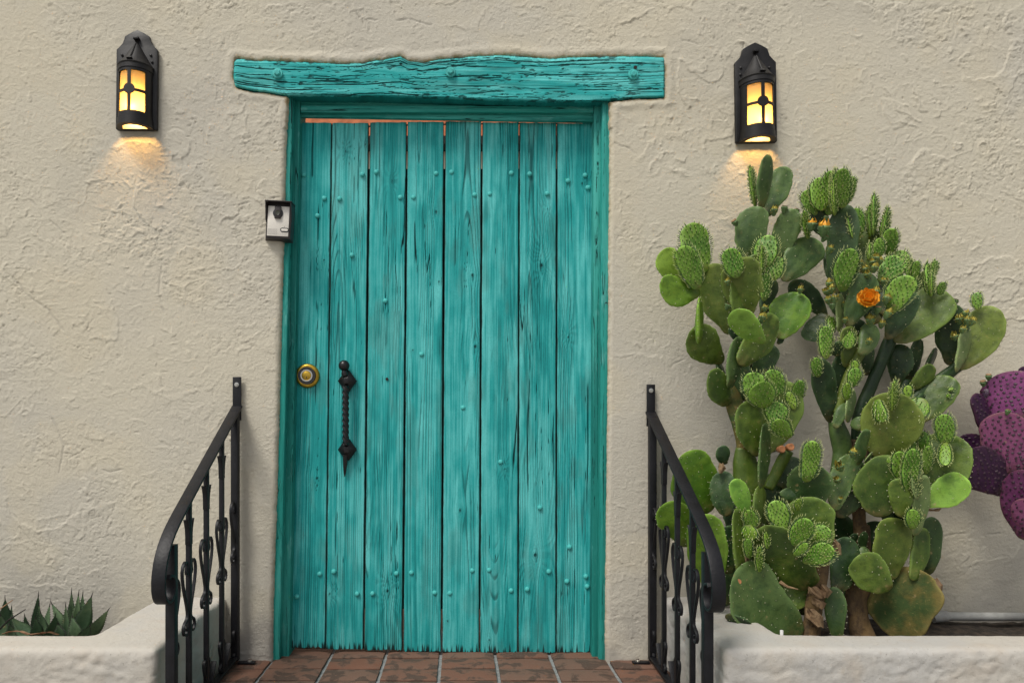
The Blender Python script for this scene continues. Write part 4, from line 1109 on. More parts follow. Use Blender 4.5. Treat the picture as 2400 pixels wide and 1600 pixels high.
    def cone(p, d, l, rr, nseg=4, curl=0):
        d = d / (np.linalg.norm(d) + 1e-9)
        h1 = np.cross(d, a if abs(np.dot(d, a)) < .9 else s); h1 /= np.linalg.norm(h1) + 1e-9; h2 = np.cross(d, h1)
        b = len(sv); roots.append(p); sizes.append(2 * nseg + 1)
        for k in range(nseg):
            an = 2 * math.pi * k / nseg
            sv.append(p + rr * (h1 * math.cos(an) + h2 * math.sin(an))); tipv.append(0)
        for k in range(nseg):
            an = 2 * math.pi * k / nseg
            sv.append(p + d * l * .55 + rr * .8 * (h1 * math.cos(an) + h2 * math.sin(an))); tipv.append(.5)
        sv.append(p + d * l + a * curl * l); tipv.append(1)
        for k in range(nseg):
            k2 = (k + 1) % nseg
            sf.append((b + k, b + k2, b + nseg + k2, b + nseg + k)); sf.append((b + nseg + k, b + nseg + k2, b + 2 * nseg))
    sp = {'y': max(.0100, min(.0150, Wd * .17)), 'o': .026, 'p': .0185}[spines]
    ln, rr = {'y': (min(.0120, .0055 + Wd * .10), .0019), 'o': (.0032, .0019), 'p': (.0016, .0054)}[spines]
    rows = max(2, int(L * .92 / (sp * .8)))
    for ri in range(rows):
        uu = .07 + .90 * (ri + .5) / rows
        hwu = Wd / 2 * float(prof(uu)); htu = thk * float(tprof(uu))
        nc = max(1, int(2 * hwu / sp))
        for ci in range(nc):
            xr = ((ci + .5 + (.5 if ri % 2 else 0) - .25) / nc * 2 - 1) * .96
            if abs(xr) > .97: continue
            xr = float(np.clip(xr + r_.uniform(-.12, .12) * sp / max(hwu, .01), -.97, .97)); uj = float(np.clip(uu + r_.uniform(-.2, .2) * sp / L, .03, .98))
            for sg in (1, -1):
                if spines == 'o' and r_.rand() < .50: continue
                p = pt(uj, xr, sg * htu * (1 - xr * xr) ** .31 * (1.03 if spines == 'p' else .96))
                dd = n * sg * .9 + a * .55 + s * xr * .7 + r_.uniform(-.25, .25, 3)
                cone(p, dd, ln * r_.uniform(.6, 1.15), rr * (r_.uniform(.35, 1.15) if spines == 'o' else r_.uniform(.7, 1.2)), 5 if spines == 'p' else 4, .35 if spines == 'y' else 0)
    # rim
    nr = int(2.2 * L / (sp * (.55 if spines == 'y' else .85)))
    for i in range(nr):
        f = (i + .5) / nr * 2 - 1
        sd = 1 if f > 0 else -1
        uu = 1 - abs(f) * .92; uu = min(uu, .995)
        p = pt(uu, sd * 1.0, 0)
        up_ = max(0, (uu - um) / (1 - um))
        dd = s * sd * (1.05 - .8 * up_) + a * (.35 + 1.0 * up_) + n * r_.uniform(-.5, .5)
        cone(p, dd, ln * r_.uniform(.8, 1.25) * (1.1 if spines == 'y' else .9), rr * r_.uniform(.7, 1.1) * (.3 if spines == 'p' else 1), 4, .3 if spines == 'y' else 0)
    sv = np.array(sv)
    sv = sv + (np.repeat(disp(np.array(roots)), sizes, 0))
    so = raw('spines', sv, sf, M[{'y': 'sp_young', 'o': 'sp_old', 'p': 'sp_purple'}[spines]], o, smooth=False, attr={'tip': tipv})
    so['kind'] = 'stuff'
    return o

def stem(parent, pts, mat, flat=.8, name='stem', rough=.0, n=16):
    """pts: (px, py, width px, t)"""
    c = [P(x, y, t) for x, y, w_, t in pts]; r0 = [w_ * S * (D - t) / D / 2 for x, y, w_, t in pts]
    s_ = np.concatenate([[0], np.cumsum([np.linalg.norm(c[i + 1] - c[i]) for i in range(len(c) - 1)])])
    m_ = max(10, int(s_[-1] / .008)); ss = np.linspace(0, s_[-1], m_)
    c = np.array(c); cc = np.stack([np.interp(ss, s_, c[:, k]) for k in range(3)], 1); rr = np.interp(ss, s_, r0)
    kr = np.ones(5) / 5
    for k in range(3):
        cc[2:-2, k] = np.convolve(cc[:, k], kr, 'valid')
    rr[2:-2] = np.convolve(rr, kr, 'valid')
    m = MB(); m.tube(cc, list(rr), n, flat, side=(1, .05, 0))
    V = np.array(m.v); q_ = V * 30
    ctr = np.repeat(cc, n, 0); dirv = V - ctr
    nz = fbm3(q_[:, 0], q_[:, 1], q_[:, 2] * .6, 3) - .5
    V = ctr + dirv * (1 + (.25 + rough) * nz)[:, None]
    return raw(name, V, m.f, M[mat], parent)

def bud(parent, x, y, r, t, ang=0, kind='y', name='bud'):
    """flower bud or green fruit: scaly body with coloured point; ang tilts from vertical in the picture plane"""
    p = P(x, y, t); k = S * (D - t) / D; rr = r * k
    ax = np.array([math.sin(R(ang)), -.35, math.cos(R(ang))]); ax /= np.linalg.norm(ax)
    m = MB()
    m.lathe([(.28 * rr, -1.5 * rr), (.5 * rr, -1.1 * rr), (.78 * rr, -.4 * rr), (.85 * rr, 0), (.62 * rr, .25 * rr)], p, ax, 10)
    body = m.build(name, M['budgreen'], parent)
    m = MB()
    if kind in ('y', 'o'):
        for j in range(9):
            a_ = 2 * math.pi * j / 9; h1 = np.cross(ax, [0.3, .9, .1]); h1 /= np.linalg.norm(h1); h2 = np.cross(ax, h1)
            d_ = h1 * math.cos(a_) + h2 * math.sin(a_); tn = np.cross(ax, d_)
            lq = rng.uniform(.55, 1.2); b0 = p + d_ * .62 * rr - ax * rng.uniform(.05, .4) * rr; b1 = p + d_ * rng.uniform(.5, .85) * rr + ax * .5 * lq * rr; b2 = p + d_ * rng.uniform(.05, .75) * rr + ax * 1.1 * lq * rr
            w1 = rng.uniform(.16, .30) * rr
            m.add([b0 - tn * w1, b0 + tn * w1, b1 + tn * w1, b1 - tn * w1, b2], [(0, 1, 2, 3), (3, 2, 4)])
        m.build('petals', M['yelbud'] if kind == 'y' else M['orange'], body, smooth=True, sharp=50)
    else:
        m.lathe([(.60 * rr, .2 * rr), (.72 * rr, .42 * rr), (.55 * rr, .30 * rr), (0, .18 * rr)], p, ax, 10); m.build('cap', M['husk'], body)
    m = MB()
    for j in range(12):
        a_ = j * 2.4; hgt_ = -1.0 + 1.1 * (j / 12)
        h1 = np.cross(ax, [0.3, .9, .1]); h1 /= np.linalg.norm(h1); h2 = np.cross(ax, h1); d_ = h1 * math.cos(a_) + h2 * math.sin(a_)
        tn = np.cross(ax, d_); b0 = p + d_ * (.55 + .25 * (j / 12)) * rr + ax * hgt_ * rr
        m.add([b0 - tn * .13 * rr, b0 + tn * .13 * rr, b0 + ax * .2 * rr + d_ * .05 * rr, b0 + d_ * .38 * rr + ax * .3 * rr], [(0, 1, 3), (1, 2, 3), (2, 0, 3)])
    sc_ = m.build('scales', M['yelbud'] if kind == 'y' else M['budgreen'], body, smooth=False); sc_['kind'] = 'stuff'
    return body

def flower(parent, x, y, r, t):
    p = P(x, y, t); rr = r * S * (D - t) / D
    ax = np.array([-.30, -.90, .35]); ax /= np.linalg.norm(ax)
    h1 = np.cross(ax, [0, 0, 1.]); h1 /= np.linalg.norm(h1); h2 = np.cross(h1, ax)
    m = MB(); m.lathe([(.25 * rr, -1.5 * rr), (.5 * rr, -.9 * rr), (.55 * rr, -.3 * rr), (.3 * rr, -.1 * rr)], p, ax, 10)
    fl = m.build('flower', M['budgreen'], parent)
    for ringi, (cnt, rad, lift) in enumerate(((8, 1.05, .45), (7, .78, .70), (6, .45, .85))):
        for j in range(cnt):
            a_ = 2 * math.pi * (j + .4 * ringi) / cnt + rng.uniform(-.15, .15)
            d_ = h1 * math.cos(a_) + h2 * math.sin(a_); tn = np.cross(ax, d_)
            rows = []
            for u_, wd, out_, up_ in ((0, .10, .10, -.2), (.35, .34, .55, .15), (.7, .42, .88, .45), (.92, .30, .95, .70), (1, .12, .88, .82)):
                c0 = p + d_ * rr * rad * out_ + ax * rr * lift * up_ * 1.1
                rf = .14 * rr * rng.uniform(-1, 1)
                rows.append([c0 - tn * rr * wd + ax * (.10 * rr + rf), c0 + ax * rf * .5, c0 + tn * rr * wd + ax * (.10 * rr - rf)])
            V = [q for r2 in rows for q in r2]
            F = [(i * 3 + k_, i * 3 + k_ + 1, i * 3 + k_ + 4, i * 3 + k_ + 3) for i in range(4) for k_ in range(2)]
            raw('petal', np.array(V), F, M['orange'], fl)
    return fl

def husk(parent, pts, w_, t, name='dry_husk', mat='husk'):
    m = MB()
    n_ = len(pts); V = []
    for i, (x, y) in enumerate(pts):
        f = math.sin(math.pi * (i + .4) / (n_ - .2))
        for k_ in range(5):
            a_ = (k_ - 2) / 2
            V.append(P(x + a_ * w_ * f + rng.uniform(-1, 1), y + rng.uniform(-2, 2), t + .012 * (1 - a_ * a_) + rng.uniform(-.004, .004)))
    V = np.array(V); b_ = V.copy(); b_[:, 1] += .004
    F = [(i * 5 + k_, i * 5 + k_ + 1, i * 5 + k_ + 6, i * 5 + k_ + 5) for i in range(n_ - 1) for k_ in range(4)]
    nn = len(V); F += [tuple(nn + q for q in f[::-1]) for f in F]
    return raw(name, np.vstack([V, b_]), F, M[mat], parent, smooth=False)

# ---- plant nearest the gate
b0 = P(1900, 1500, .25)
A = empty('prickly_pear_cactus', (b0[0], b0[1], ZP - .09))
tag(A, 'green prickly pear nearest the gate, its top pads reaching up under the right lantern', 'cactus', 'green prickly pears in the right planter')
y = 'young'
stem(A, [(1898, 1500, 44, .27), (1905, 1450, 42, .27), (1912, 1400, 40, .27), (1922, 1340, 40, .27), (1930, 1300, 30, .26)], 'bark', .8, 'trunk', .3)
stem(A, [(1770, 1330, 58, .20), (1765, 1240, 66, .20), (1753, 1143, 70, .20), (1746, 1092, 62, .20), (1744, 1048, 40, .20)], 'olive', .55, 'stem')
stem(A, [(1746, 1060, 40, .20), (1744, 1036, 38, .20), (1733, 995, 34, .20), (1722, 950, 46, .19), (1712, 912, 28, .19), (1710, 895, 10, .19)], 'corky', .6, 'stem')
LA = [
 # top group
 (1758, 612, 1772, 483, 73, 'blue', .17, None, 8, 'long', 0), (1770, 487, 1762, 392, 10, y, .17, None, 80), (1783, 490, 1799, 362, 30, 'blue', .18, .20, 50, 'long'),
 (1800, 508, 1846, 391, 56, 'blue', .16, None, 15, 'ob'), (1826, 608, 1856, 489, 60, 'blue', .15, None, -12, 'long'), (1832, 657, 1922, 566, 78, 'blue', .18, None, 0, 'ob'),
 # left arm
 (1645, 642, 1622, 522, 64, 'bright', .20, None, 6, 'long', 0, y), (1607, 650, 1550, 588, 62, 'lime', .17, None, 10, 'round', 0, 'o'), (1636, 678, 1597, 577, 48, y, .25, .30, 10, 'long'),
 (1640, 688, 1545, 668, 68, 'bright', .22, .24, 25, 'ob'), (1637, 806, 1639, 697, 17, 'bright', .25, .26, 78, 'long', 0), (1694, 850, 1624, 768, 78, 'old', .18, .20, 10, 'ob'),
 (1706, 908, 1676, 838, 16, 'dark', .15, None, 76, 'long'),
 # centre mass
 (1710, 785, 1660, 620, 96, 'olive', .19, .20, -10, 'ob'), (1753, 745, 1740, 602, 92, 'olive', .23, .24, 6, 'ob', .03), (1728, 652, 1706, 583, 44, y, .28, .30, 5, 'round'),
 (1768, 640, 1775, 595, 45, 'old', .21, None, 20, 'round'), (1792, 628, 1798, 551, 50, y, .24, None, 0, 'round'), (1812, 658, 1822, 600, 40, y, .25, .27, 10, 'round'), (1783, 648, 1787, 575, 12, 'lime', .28, None, 78),
 (1790, 706, 1797, 641, 23, y, .27, .29, 45, 'long'), (1788, 742, 1817, 655, 38, 'dark', .17, None, 30, 'long'), (1738, 772, 1722, 655, 34, 'old', .245, None, 45, 'long'),
 (1818, 792, 1880, 688, 86, 'bright', .22, .23, -8, 'round', 0, 'o'), (1793, 804, 1716, 730, 58, y, .31, .34, 5, 'ob', 0, 'o'), (1732, 855, 1812, 738, 66, 'old', .26, .28, 25, 'round', .06),
 (1707, 910, 1733, 788, 34, 'blue', .24, .25, 50, 'long'), (1735, 800, 1725, 760, 40, 'dark', .20, None, 10, 'long'), (1780, 890, 1812, 808, 50, 'dark', .17, None, 0, 'round'), (1750, 940, 1725, 848, 60, 'dark', .18, None, 15, 'round'),
 (1822, 806, 1836, 792, 14, 'dark', .18, None, 0, 'round'),
 (1706, 950, 1668, 866, 52, 'old', .21, .24, 15, 'round'),
 # bright young cluster
 (1776, 942, 1758, 873, 50, y, .29, .30, 0, 'round'), (1826, 934, 1803, 867, 42, y, .29, .31, 15, 'round'), (1797, 955, 1783, 895, 57, y, .33, .35, 0, 'round'), (1822, 998, 1811, 941, 46, y, .34, .36, 0, 'round'),
 (1850, 1027, 1821, 982, 37, y, .35, .37, 0, 'long'), (1867, 945, 1877, 891, 25, y, .24, .25, 10, 'round'), (1862, 960, 1848, 918, 19, 'lime', .26, .27, 20, 'round'),
 (1790, 1070, 1848, 893, 90, 'old', .22, .22, 12, 'ob'), (1774, 1070, 1753, 938, 66, 'old', .235, .24, 5, 'ob'), (1783, 1145, 1795, 990, 27, 'blue', .27, .27, 62, 'long'),
 (1830, 1145, 1868, 1072, 58, 'dark', .16, None, 5, 'round'),
 # behind the railing
 (1655, 1205, 1616, 1055, 110, 'bright', .14, .15, 5, 'round'), (1620, 1280, 1564, 1176, 86, 'bright', .19, .20, 0, 'round'), (1703, 1210, 1693, 1103, 58, 'dark', .22, .23, 15, 'long'), (1697, 1088, 1695, 1043, 32, 'dark', .19, None, 0, 'long'),
 (1676, 1385, 1653, 1203, 92, 'bright', .27, .29, -12, 'long', 0, 'o'), (1738, 1352, 1726, 1190, 34, 'old', .31, .31, 55, 'long'), (1757, 1206, 1720, 1122, 42, y, .30, .31, 15, 'long', 0, 'o'),
 (1757, 1240, 1757, 1194, 30, y, .32, .33, 0, 'round'), (1756, 1228, 1757, 1265, 32, 'lime', .33, .34, 0, 'round'), (1757, 1308, 1751, 1262, 18, y, .33, .33, 20, 'long'), (1778, 1245, 1784, 1135, 27, 'old', .24, .24, 50, 'long'),
 (1705, 1345, 1712, 1230, 55, 'dark', .22, None, 10, 'long'),
 # low large pads
 (1902, 1378, 1780, 1236, 128, 'old', .29, .31, 4, 'round'), (1872, 1500, 1728, 1332, 142, 'blue', .29, .30, 5, 'round'),
 (1781, 1340, 1780, 1281, 15, 'lime', .34, .35, 60, 'long'), (1800, 1285, 1797, 1245, 13, 'lime', .34, .35, 60, 'long'), (1838, 1250, 1813, 1173, 45, y, .34, .36, 5, 'ob'),
 (1900, 1192, 1892, 1086, 96, 'blue', .26, .27, 5, 'round'), (1889, 1130, 1906, 1032, 38, y, .31, .33, 8, 'long'), (1906, 1325, 1899, 1163, 120, 'old', .34, .35, 3, 'round', .02),
 (1861, 1278, 1894, 1215, 42, y, .39, .40, 5, 'round'), (1861, 1302, 1892, 1273, 17, y, .39, .41, 20, 'long'), (1882, 1318, 1952, 1282, 44, y, .39, .42, 5, 'ob'), (1903, 1266, 1945, 1240, 38, y, .38, .40, 5, 'round'),
 (1868, 1180, 1868, 1140, 60, 'blue', .25, None, 5, 'round'), (1830, 1425, 1905, 1360, 60, 'old', .26, None, 15, 'round'), (1870, 1196, 1874, 1168, 14, 'lime', .37, .38, 20, 'long'),
 (1700, 1440, 1760, 1470, 26, 'dark', .33, .33, 40, 'long'),
]
def padlist(par, lst):
    for e in lst:
        e = list(e) + [None] * (12 - len(e))
        x0, y0, x1, y1, w_, kind, t, t1, yw, shp, bnd, spn = e
        pad(par, x0, y0, x1, y1, w_, kind, t, t1, yw or 0, shp or ('long' if (yw or 0) >= 70 else 'ob'), bnd or 0, spines=spn)
padlist(A, LA)
stem(A, [(1800, 1145, 24, .22), (1815, 1115, 27, .22), (1838, 1070, 30, .23), (1848, 1056, 26, .24)], 'olive', .8, 'stem')
for (x, y_) in ((1833, 1052), (1854, 1047)):
    m = MB(); p = P(x, y_, .26); m.lathe([(.010, -.02), (.0125, -.004), (.0125, .0), (.010, .002), (0, .0)], p, (0.1, -1, .1), 14); m.build('cut_stub', M['cut'], A, merge=1e-5)
husk(A, [(1690, 1085), (1693, 1095), (1690, 1108)], 9, .22); husk(A, [(1740, 1290), (1745, 1305), (1748, 1325)], 11, .30)
for pts, w_ in (([(1905, 1375), (1915, 1390), (1925, 1402)], 20), ([(1908, 1400), (1920, 1412), (1925, 1425)], 17), ([(1898, 1425), (1910, 1445), (1922, 1470)], 20), ([(1950, 1258), (1960, 1275), (1968, 1300)], 10), ([(1928, 1370), (1938, 1385), (1935, 1400)], 13)):
    husk(A, pts, w_, .31)
m = MB(); m.tube([P(1828, 1363, .36), P(1845, 1374, .365), P(1870, 1380, .36)], [.006, .004, .0015], 6); m.build('dry_scar', M['husk'], A)
m = MB(); m.lathe([(.009, 0), (.009, .005), (0, .006)], P(1730, 1362, .335), n=12); m.build('cut_stub', M['cut'], A)
for b_ in ((1815, 491, 10, .19, 0), (1868, 493, 8, .16, 25, 'g'), (1839, 486, 9, .19, 5, 'c'), (1721, 519, 9, .19, -40, 'g'), (1876, 677, 8, .24, 0), (1793, 720, 8, .29, 0), (1787, 742, 11, .31, 10), (1704, 658, 8, .28, -20), (1748, 622, 10, .27, 10, 'c'), (1707, 715, 8, .26, 20, 'g')):
    bud(A, b_[0], b_[1], b_[2], b_[3], b_[4], b_[5] if len(b_) > 5 else 'y')

# ---- second plant
b0 = P(2060, 1500, .2)
B_ = empty('prickly_pear_cactus', (b0[0], b0[1], ZP - .09))
tag(B_, 'green prickly pear beside the purple cactus, with an open orange flower among its pads', 'cactus', 'green prickly pears in the right planter')
stem(B_, [(2024, 1500, 62, .20), (2012, 1455, 42, .20), (2004, 1405, 50, .20), (2018, 1370, 52, .20), (2022, 1300, 40, .19), (2018, 1230, 36, .18)], 'bark', .8, 'trunk', .2)
stem(B_, [(2016, 1240, 34, .18), (2008, 1150, 26, .18), (1998, 1070, 20, .17), (2003, 1030, 22, .17)], 'bark', .8, 'trunk', .2)
stem(B_, [(2003, 1035, 20, .17), (2010, 985, 30, .17), (2031, 928, 30, .17), (2052, 880, 28, .17), (2078, 815, 30, .17), (2092, 785, 30, .17)], 'dark', .75, 'stem')
stem(B_, [(1972, 1180, 40, .19), (1966, 1110, 42, .19), (1976, 1060, 44, .19), (1966, 1015, 46, .19), (1958, 985, 34, .19)], 'blue', .7, 'stem')
stem(B_, [(1962, 968, 20, .22), (1982, 900, 24, .22), (2004, 848, 25, .22), (2022, 812, 30, .22)], 'olive', .8, 'stem')
stem(B_, [(2130, 960, 32, .16), (2155, 925, 32, .16), (2205, 888, 30, .16), (2247, 858, 26, .16)], 'dark', .7, 'stem')
stem(B_, [(2110, 1080, 40, .15), (2118, 1000, 44, .15), (2118, 925, 40, .15), (2128, 890, 24, .15)], 'dark', .7, 'stem')
LB2 = [
 # crown, left
 (1962, 690, 1976, 478, 66, 'dark', .18, .18, 10, 'long'), (1945, 655, 1962, 560, 40, 'dark', .16, None, 10, 'long'), (1942, 560, 1908, 490, 40, 'dark', .16, None, 10, 'ob'),
 (1916, 505, 1886, 447, 36, y, .18, .19, 30, 'round'), (1926, 495, 1919, 416, 40, y, .20, .20, 10, 'round'), (1944, 505, 1946, 400, 40, y, .19, .19, 20, 'long'), (1955, 505, 1957, 402, 11, 'lime', .24, .25, 80),
 (1975, 488, 1972, 395, 37, y, .23, .24, 12, 'long'), (1984, 478, 1998, 413, 22, y, .19, .19, 45, 'long'), (1894, 560, 1885, 494, 16, y, .19, .19, 60, 'long'), (2013, 555, 2003, 488, 28, y, .20, .21, 30, 'long'),
 (2020, 640, 2030, 535, 78, 'old', .17, .17, 8, 'round'), (2000, 560, 1993, 500, 14, y, .22, .22, 65, 'long'), (2040, 555, 2038, 482, 13, y, .18, .19, 78), (2046, 552, 2053, 458, 12, y, .19, .20, 80), (2066, 560, 2082, 487, 14, y, .18, .19, 75),
 (2082, 603, 2091, 535, 33, y, .19, .20, 10, 'ob'), (2059, 604, 2060, 558, 22, y, .21, .22, 30, 'round'), (2036, 610, 2040, 570, 9, 'lime', .24, .24, 80),
 (1975, 684, 1994, 582, 47, y, .27, .29, 20, 'round'), (2058, 658, 2107, 602, 50, y, .26, .28, 5, 'ob'), (2108, 645, 2113, 586, 40, y, .22, .22, 10, 'round'), (2130, 650, 2133, 606, 17, y, .23, .23, 40, 'long'), (2142, 660, 2149, 611, 16, y, .22, .22, 40, 'long'),
 (2088, 735, 2132, 646, 55, y, .31, .33, 4, 'ob'), (1985, 768, 2040, 640, 62, 'blue', .24, .24, 20, 'ob'), (2075, 740, 2085, 632, 62, 'dark', .16, None, 5, 'round'), (1990, 720, 2010, 640, 50, 'dark', .19, None, 10, 'long'),
 (2080, 796, 2142, 685, 62, 'dark', .22, .23, 22, 'ob'), (2098, 802, 2203, 675, 112, 'old', .19, .20, 6, 'ob'), (2148, 695, 2161, 637, 28, 'blue', .15, None, 20, 'long'),
 (2178, 692, 2177, 618, 15, y, .23, .23, 70, 'long'), (2182, 655, 2195, 611, 14, y, .22, .22, 60, 'long'), (2203, 692, 2210, 661, 15, y, .21, .21, 40, 'round'), (2183, 695, 2184, 640, 11, 'lime', .24, .25, 80),
 # hanging left arms
 (1940, 745, 1853, 660, 50, 'dark', .09, .10, 10, 'ob'), (1935, 735, 1890, 797, 60, 'dark', .10, .12, 5, 'round'),
 (1967, 780, 1970, 688, 20, 'pale', .23, .23, 62, 'long'), (1986, 860, 1985, 765, 40, 'olive', .21, .21, 45, 'long'), (1975, 750, 1960, 690, 30, 'dark', .18, None, 20, 'long'), (1998, 840, 2012, 748, 45, 'dark', .17, None, 15, 'long'), (2030, 880, 2040, 810, 26, 'dark', .16, None, 40, 'long'),
 (1936, 842, 1934, 764, 27, y, .26, .27, 20, 'long'), (1919, 884, 1911, 838, 20, y, .25, .25, 20, 'long'), (1947, 782, 1949, 742, 18, y, .23, .23, 30, 'long'), (1990, 818, 1984, 773, 28, y, .26, .26, 20, 'round'), (1962, 835, 1962, 800, 24, 'dark', .23, .24, 20, 'round', 0, 'y'),
 (1955, 992, 1920, 840, 50, 'dark', .20, .21, 20, 'long', .03), (1968, 955, 1976, 825, 46, 'dark', .17, .18, 20, 'long'), (1956, 1003, 1984, 945, 28, 'blue', .24, .25, 20, 'long'), (1986, 990, 2001, 912, 19, 'pale', .24, .24, 62, 'long'),
 (2018, 832, 2044, 758, 44, 'blue', .26, .27, 15, 'long'), (1997, 908, 2008, 862, 26, y, .27, .28, 15, 'long'), (1986, 938, 1985, 898, 17, 'lime', .28, .28, 30, 'long'), (2003, 870, 2003, 845, 14, 'lime', .27, .28, 20, 'round'),
 # right arm
 (2250, 866, 2330, 718, 84, 'olive', .18, .18, 8, 'ob'), (2222, 856, 2230, 711, 64, 'dark', .15, .15, 8, 'ob'), (2240, 872, 2268, 762, 24, 'pale', .21, .22, 60, 'ob'), (2292, 728, 2291, 685, 21, y, .20, .20, 15, 'ob'),
 (2100, 905, 2109, 806, 54, 'dark', .14, .14, 8, 'ob'), (2122, 900, 2154, 792, 28, 'dark', .13, .13, 45, 'long'), (2138, 910, 2188, 856, 34, 'old', .17, .18, 35, 'long'), (2168, 866, 2196, 818, 11, 'dark', .13, .13, 72), (2155, 992, 2230, 882, 70, 'old', .19, .20, 12, 'ob'),
 (2222, 915, 2233, 908, 8, 'lime', .22, .22), (2217, 930, 2228, 925, 8, 'lime', .22, .22), (2140, 945, 2170, 930, 26, 'dark', .18, None, 10, 'long'),
 # centre right cluster
 (2080, 1082, 2089, 918, 124, 'olive', .30, .31, 3, 'round', .02), (2091, 963, 2094, 894, 13, 'lime', .35, .36, 72, 'long'), (2127, 934, 2130, 903, 17, 'lime', .33, .33, 20, 'long'), (2168, 935, 2124, 976, 50, y, .36, .37, 10, 'round'),
 (2057, 935, 2070, 988, 26, y, .35, .36, 35, 'long'), (2020, 1010, 2012, 976, 36, 'blue', .27, .27, 10, 'round'), (2012, 1090, 2030, 1005, 24, 'blue', .28, .28, 45, 'long'), (2025, 1085, 2050, 1062, 12, 'pale', .29, .29, 65, 'long'), (2045, 1100, 2060, 1030, 50, 'dark', .24, None, 10, 'long'),
 (1954, 1196, 2000, 1064, 54, 'blue', .27, .29, 20, 'long'), (1963, 1212, 2042, 1088, 84, 'dark', .22, .24, 8, 'ob'), (2058, 1212, 2080, 1066, 106, 'old', .29, .31, 3, 'round'),
 (2168, 1180, 2228, 1016, 120, 'old', .25, .26, 6, 'round'), (2215, 1044, 2213, 970, 36, y, .31, .33, 5, 'long'), (2215, 1034, 2216, 1090, 22, 'lime', .31, .33, 5, 'long'), (2163, 1184, 2268, 1122, 74, y, .32, .34, 5, 'ob', 0, 'o'),
 (2116, 1130, 2105, 1057, 34, y, .33, .34, 15, 'round'), (2128, 1155, 2139, 1050, 34, y, .36, .37, 25, 'long'), (2149, 1170, 2146, 1088, 19, 'pale', .37, .38, 60, 'long', 0, y), (2166, 1062, 2160, 1010, 30, y, .32, .33, 15, 'long'), (2172, 1110, 2176, 1044, 19, y, .33, .34, 50, 'long'), (2131, 1062, 2127, 1023, 28, y, .32, .33, 10, 'round'),
 (2116, 1212, 2105, 1120, 50, 'old', .34, .35, 20, 'long'), (2143, 1255, 2166, 1112, 32, 'pale', .33, .34, 45, 'long'), (2138, 1240, 2138, 1193, 27, y, .36, .37, 10, 'round'), (2085, 1070, 2087, 1085, 14, 'lime', .33, .33, 10, 'round'), (2118, 1230, 2120, 1160, 60, 'dark', .27, None, 5, 'round'),
 # base
 (2110, 1502, 2142, 1330, 148, 'corky', .26, .26, 3, 'round'), (2082, 1385, 2012, 1300, 86, 'old', .30, .31, 5, 'round'), (2078, 1362, 2088, 1212, 78, 'olive', .27, .27, 20, 'long'), (2140, 1360, 2166, 1236, 38, 'old', .30, .30, 40, 'long'), (2172, 1348, 2183, 1210, 48, 'dark', .24, .24, 20, 'long'),
 (1962, 1388, 1988, 1258, 64, 'dark', .25, .26, 10, 'long'), (1962, 1502, 1954, 1374, 46, 'blue', .30, .30, 10, 'long'), (2120, 1270, 2130, 1215, 60, 'corky', .25, None, 5, 'round'), (2020, 1300, 2026, 1245, 20, 'dark', .20, None, 20, 'long'), (1985, 1280, 2008, 1250, 16, 'dark', .20, None, 20, 'long'), (2040, 1295, 2014, 1288, 20, 'blue', .24, None, 20, 'long'),
]
padlist(B_, [(1990, 1320, 1960, 1200, 70, 'dark', .12, None, 0, 'round'), (2060, 1340, 2050, 1220, 80, 'dark', .12, None, 0, 'round'), (2020, 1200, 2030, 1110, 60, 'dark', .13, None, 0, 'round'),  # dark backing pads added to fill gaps and deepen the shade between pads
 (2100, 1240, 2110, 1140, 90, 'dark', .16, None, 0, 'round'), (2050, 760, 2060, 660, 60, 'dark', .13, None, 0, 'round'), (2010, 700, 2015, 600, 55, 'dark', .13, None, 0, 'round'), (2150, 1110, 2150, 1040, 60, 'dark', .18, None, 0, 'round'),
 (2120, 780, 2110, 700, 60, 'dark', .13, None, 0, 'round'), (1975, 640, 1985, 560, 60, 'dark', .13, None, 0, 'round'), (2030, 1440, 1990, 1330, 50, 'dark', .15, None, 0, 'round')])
padlist(A, [(1850, 1270, 1850, 1140, 80, 'dark', .14, None, 0, 'round'), (1800, 1230, 1805, 1110, 60, 'dark', .13, None, 0, 'round'), (1890, 1440, 1880, 1330, 90, 'dark', .18, None, 0, 'round'), (1720, 1260, 1735, 1140, 70, 'dark', .14, None, 0, 'round'),  # more dark filler pads, added for darker crevices in this plant
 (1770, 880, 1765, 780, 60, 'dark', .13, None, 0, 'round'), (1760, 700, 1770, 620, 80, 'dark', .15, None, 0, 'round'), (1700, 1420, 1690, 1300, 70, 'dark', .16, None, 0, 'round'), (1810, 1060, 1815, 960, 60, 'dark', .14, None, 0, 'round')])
padlist(B_, LB2)
flower(B_, 2033, 702, 24, .33)
